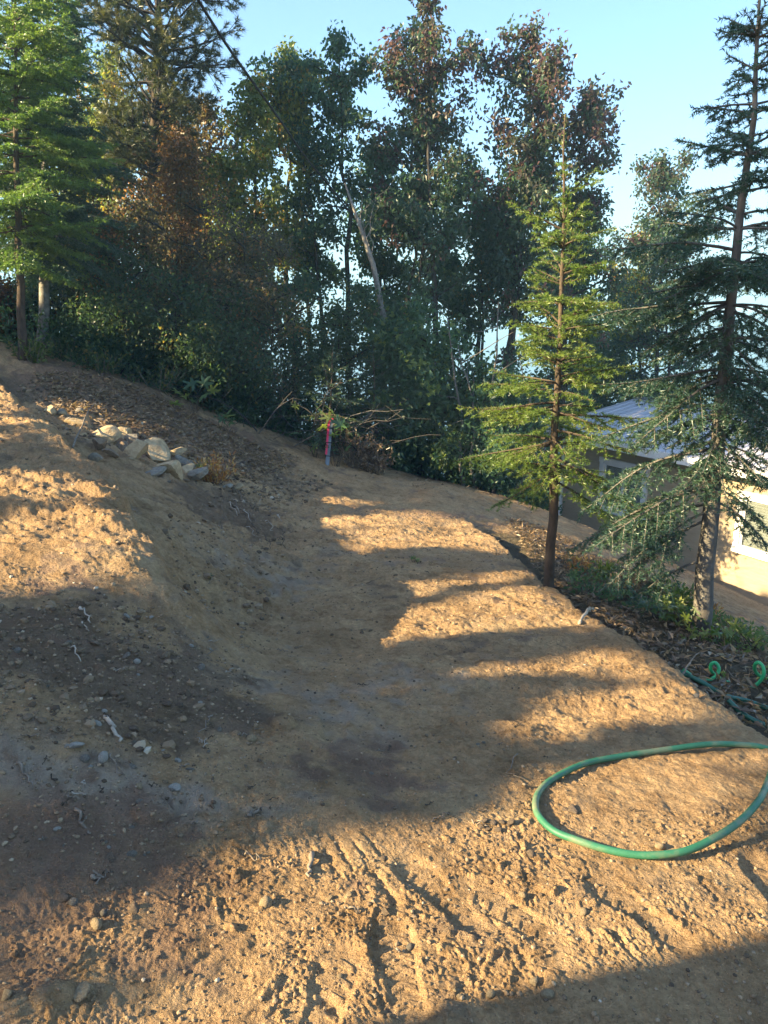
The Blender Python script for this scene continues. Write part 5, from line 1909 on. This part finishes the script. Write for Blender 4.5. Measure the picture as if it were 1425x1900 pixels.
card_plant('rusty_weed', 'small rusty stalk right of the tall fir trunk', 'weed', 1322, 1140, 36, 12, 60, 0.04, 'rust', 29, 10)
card_plant('fern', 'green fern at the foot of the thin bare trunk', 'fern', 60, 668, 55, 40, 320, 0.08, 'weed', 30, 22)
card_plant('fern', 'shaded fern at the head of the cut bank', 'fern', 120, 668, 50, 60, 420, 0.08, 'leaf_shrub', 31, 26)
card_plant('fern', 'shaded fern patch under the low green bush', 'fern', 185, 690, 50, 60, 420, 0.08, 'leaf_shrub', 32, 26)
card_plant('fern', 'arching fern above the sprig of large leaves', 'fern', 290, 725, 60, 60, 420, 0.08, 'leaf_shrub', 33, 26)

# brush pile of dead branches
rg = np.random.default_rng(55)
b = foot(520, 11.5)
bp_ = thing('brush_pile', 'grey tangle of dead branches in the dark hollow left of the stake', 'brush pile', b)
for k in range(24):
    px0, py0 = 430 + 240 * rg.random(), 800 + 40 * rg.random()
    p0 = at(px0, py0, 11.3 + 1.2 * rg.random()) - b
    a = rg.normal() * 0.7 + (math.pi if rg.random() < 0.5 else 0)
    l = 0.7 + 1.3 * rg.random()
    p1 = p0 + np.array([math.cos(a) * l, rg.normal() * 0.4, 0.15 + 0.7 * rg.random()])
    c = wob(p0, p1, 8, 0.08, rg)
    c[:, 2] += 0.25 * np.sin(np.linspace(0, math.pi, 8)) * rg.random()
    m_ = MB()
    m_.tube(c, np.linspace(0.012, 0.003, 8), 4, cap=False)
    for q in range(4):
        i = 2 + q
        m_.tube(wob(c[i], c[i] + rg.normal(size=3) * 0.22 + np.array([0, 0, .05]), 4, 0.03, rg), np.linspace(0.005, 0.002, 4), 3, cap=False)
    o = m_.build('branch', M['bark_grey' if k % 2 else 'bark_dark'], bp_)

# bare arching stems along the wood edge on the right
for k, (x0, y0, x1, y1, lab) in enumerate([(915, 905, 985, 720, 'bare curved stem leaning right at the edge of the wood'), (885, 900, 850, 640, 'thin bare stem standing by the maple bush'), (945, 915, 1020, 800, 'low bare bough bending towards the slim fir trunk'), (860, 890, 830, 590, 'tall thin dead stem in the tree row'), (905, 905, 925, 560, 'straight grey stem behind the curved one')]):
    b = foot(x0, 12.3)
    m_ = MB()
    c = wob(np.zeros(3), at(x1, y1, 12.6) - b, 9, 0.12, np.random.default_rng(k + 60))
    m_.tube(c, np.linspace(0.035, 0.008, 9), 6)
    for q in range(5):
        m_.tube(wob(c[3 + q], c[3 + q] + np.random.default_rng(k * 9 + q).normal(size=3) * 0.35 + np.array([0, 0, .2]), 4, 0.05, RNG), np.linspace(0.012, 0.003, 4), 4, cap=False)
    tag(m_.build('bare_stem', M['bark_grey'], smooth=True, loc=b), lab, 'tree')


# litter and undergrowth nobody could count
def litter(name, label, polys, seed):
    rng = np.random.default_rng(seed)
    Vs, Fs, T = [], [], []
    n0 = 0
    for poly, n, L_, up in polys:
        q = scatter_xy(poly, n, rng)
        n = len(q)
        z = ground_z(q[:, 0], q[:, 1]) + rng.random(n) * up + 0.004
        D = rng.normal(size=(n, 3)) * np.array([1, 1, 0.35])
        V, F, _ = leaf_cards(np.c_[q, z], D, L_ * (0.5 + rng.random(n)), L_ * (0.12 + 0.5 * rng.random(n) ** 2), None, rng, nrm=np.tile([0, 0, 1.0], (n, 1)))
        Vs.append(V)
        Fs.append(F + n0)
        n0 += len(V)
        T.append(rng.random(n) ** 1.3)
    o = link(name, mesh(name, np.concatenate(Vs), np.concatenate(Fs), M['dry'], np.concatenate(T)))
    tag(o, label, kind='stuff')


RSLOPE = [(930, 960), (1015, 1070), (1095, 1125), (1180, 1185), (1250, 1235), (1330, 1295), (1425, 1355), (1480, 1300), (1425, 1220), (1330, 1150), (1200, 1080), (1100, 1030), (1000, 975)]
litter('leaf_litter', 'dry leaves and twig bits on the bank and below the bench rim',
       [(RSLOPE, 5200, 0.06, 0.03), ([(60, 690), (200, 700), (400, 790), (560, 850), (440, 900), (300, 830), (120, 760)], 5200, 0.07, 0.02),
        ([(640, 860), (900, 905), (1000, 945), (960, 965), (800, 925), (640, 890)], 1200, 0.06, 0.02)], 71)


def undergrowth(name, label, polys, seed):
    rng = np.random.default_rng(seed)
    Vs, Fs, T = [], [], []
    n0 = 0
    for Q, n, L_, hmax, mt in polys:
        Q = np.array(Q)
        lo, hi = Q.min(0), Q.max(0)
        c = lo + (hi - lo) * rng.random((n * 4, 2))
        c = c[in_poly(c, Q)][:n]
        cl = vnoise(c[:, 0] * 1.6, c[:, 1] * 1.6, 5) + 0.5
        z = base_h(c[:, 0], c[:, 1]) + rng.random(len(c)) ** 1.4 * hmax * (0.3 + 1.1 * cl)
        D = rng.normal(size=(len(c), 3)) + np.array([0, 0, 0.3])
        V, F, _ = leaf_cards(np.c_[c, z], D, L_ * (0.6 + 0.8 * rng.random(len(c))), L_ * 0.5, None, rng)
        Vs.append(V)
        Fs.append(F + n0)
        n0 += len(V)
        T.append(np.clip(0.6 * cl + 0.4 * rng.random(len(c)), 0, 1))
    o = link(name, mesh(name, np.concatenate(Vs), np.concatenate(Fs), M['leaf_shrub'], np.concatenate(T)))
    tag(o, label, kind='stuff')


undergrowth('undergrowth', 'dark leafy undergrowth along the foot of the wood',
            [([(-6.8, 10.6), (-5.2, 11.2), (-3.4, 11.9), (-1.6, 12.1), (0.0, 12.6), (2.0, 12.7), (2.6, 12.3), (3.4, 14), (2.5, 16), (-1, 15), (-4, 14.5), (-8, 13.5)], 15000, 0.085, 0.8, 0),
             ([(1.4, 5.6), (2.0, 4.7), (2.9, 4.5), (3.2, 5.2), (2.4, 5.9), (1.7, 6.6)], 1500, 0.045, 0.10, 0)], 81)

# ------------------------------------------------------------------ unseen plank hut added so its corner shades the nearest ground
def build_shade_shed():
    u, v = -4.6, 1.29
    c = np.array([u * CA - v * SA, u * SA + v * CA, 0.0])
    e1 = np.array([-CA, -SA, 0])      # away from the plot, towards the sun
    e2 = np.array([SA, -CA, 0])       # behind the camera
    ax = np.array([e1, e2, [0, 0, 1]])
    g = float(base_h(np.array([c[0]]), np.array([c[1]]))[0])
    t = thing('shade_shed', 'unseen plank hut added to shade the nearest ground', 'shade_shed', (c[0], c[1], g))
    m = MB()
    m.box(e1 * 1.25 + e2 * 1.6 + np.array([0, 0, 1.6]), 2.44, 3.14, 3.6, ax)
    m.build('wall', M['plank'], t)
    for k in range(21):
        m = MB()
        m.box(e1 * 0.012 + e2 * (0.075 + 0.15 * k) + np.array([0, 0, 1.62]), 0.025, 0.142, 3.5, ax)
        m.build('plank', M['plank'], t)
    m = MB()
    m.prism([(-0.0, 3.42), (3.2, 3.42), (1.6, 4.2)], 2.5, np.zeros(3), ax)
    m.build('roof', M['roof_dark'], t)


build_shade_shed()
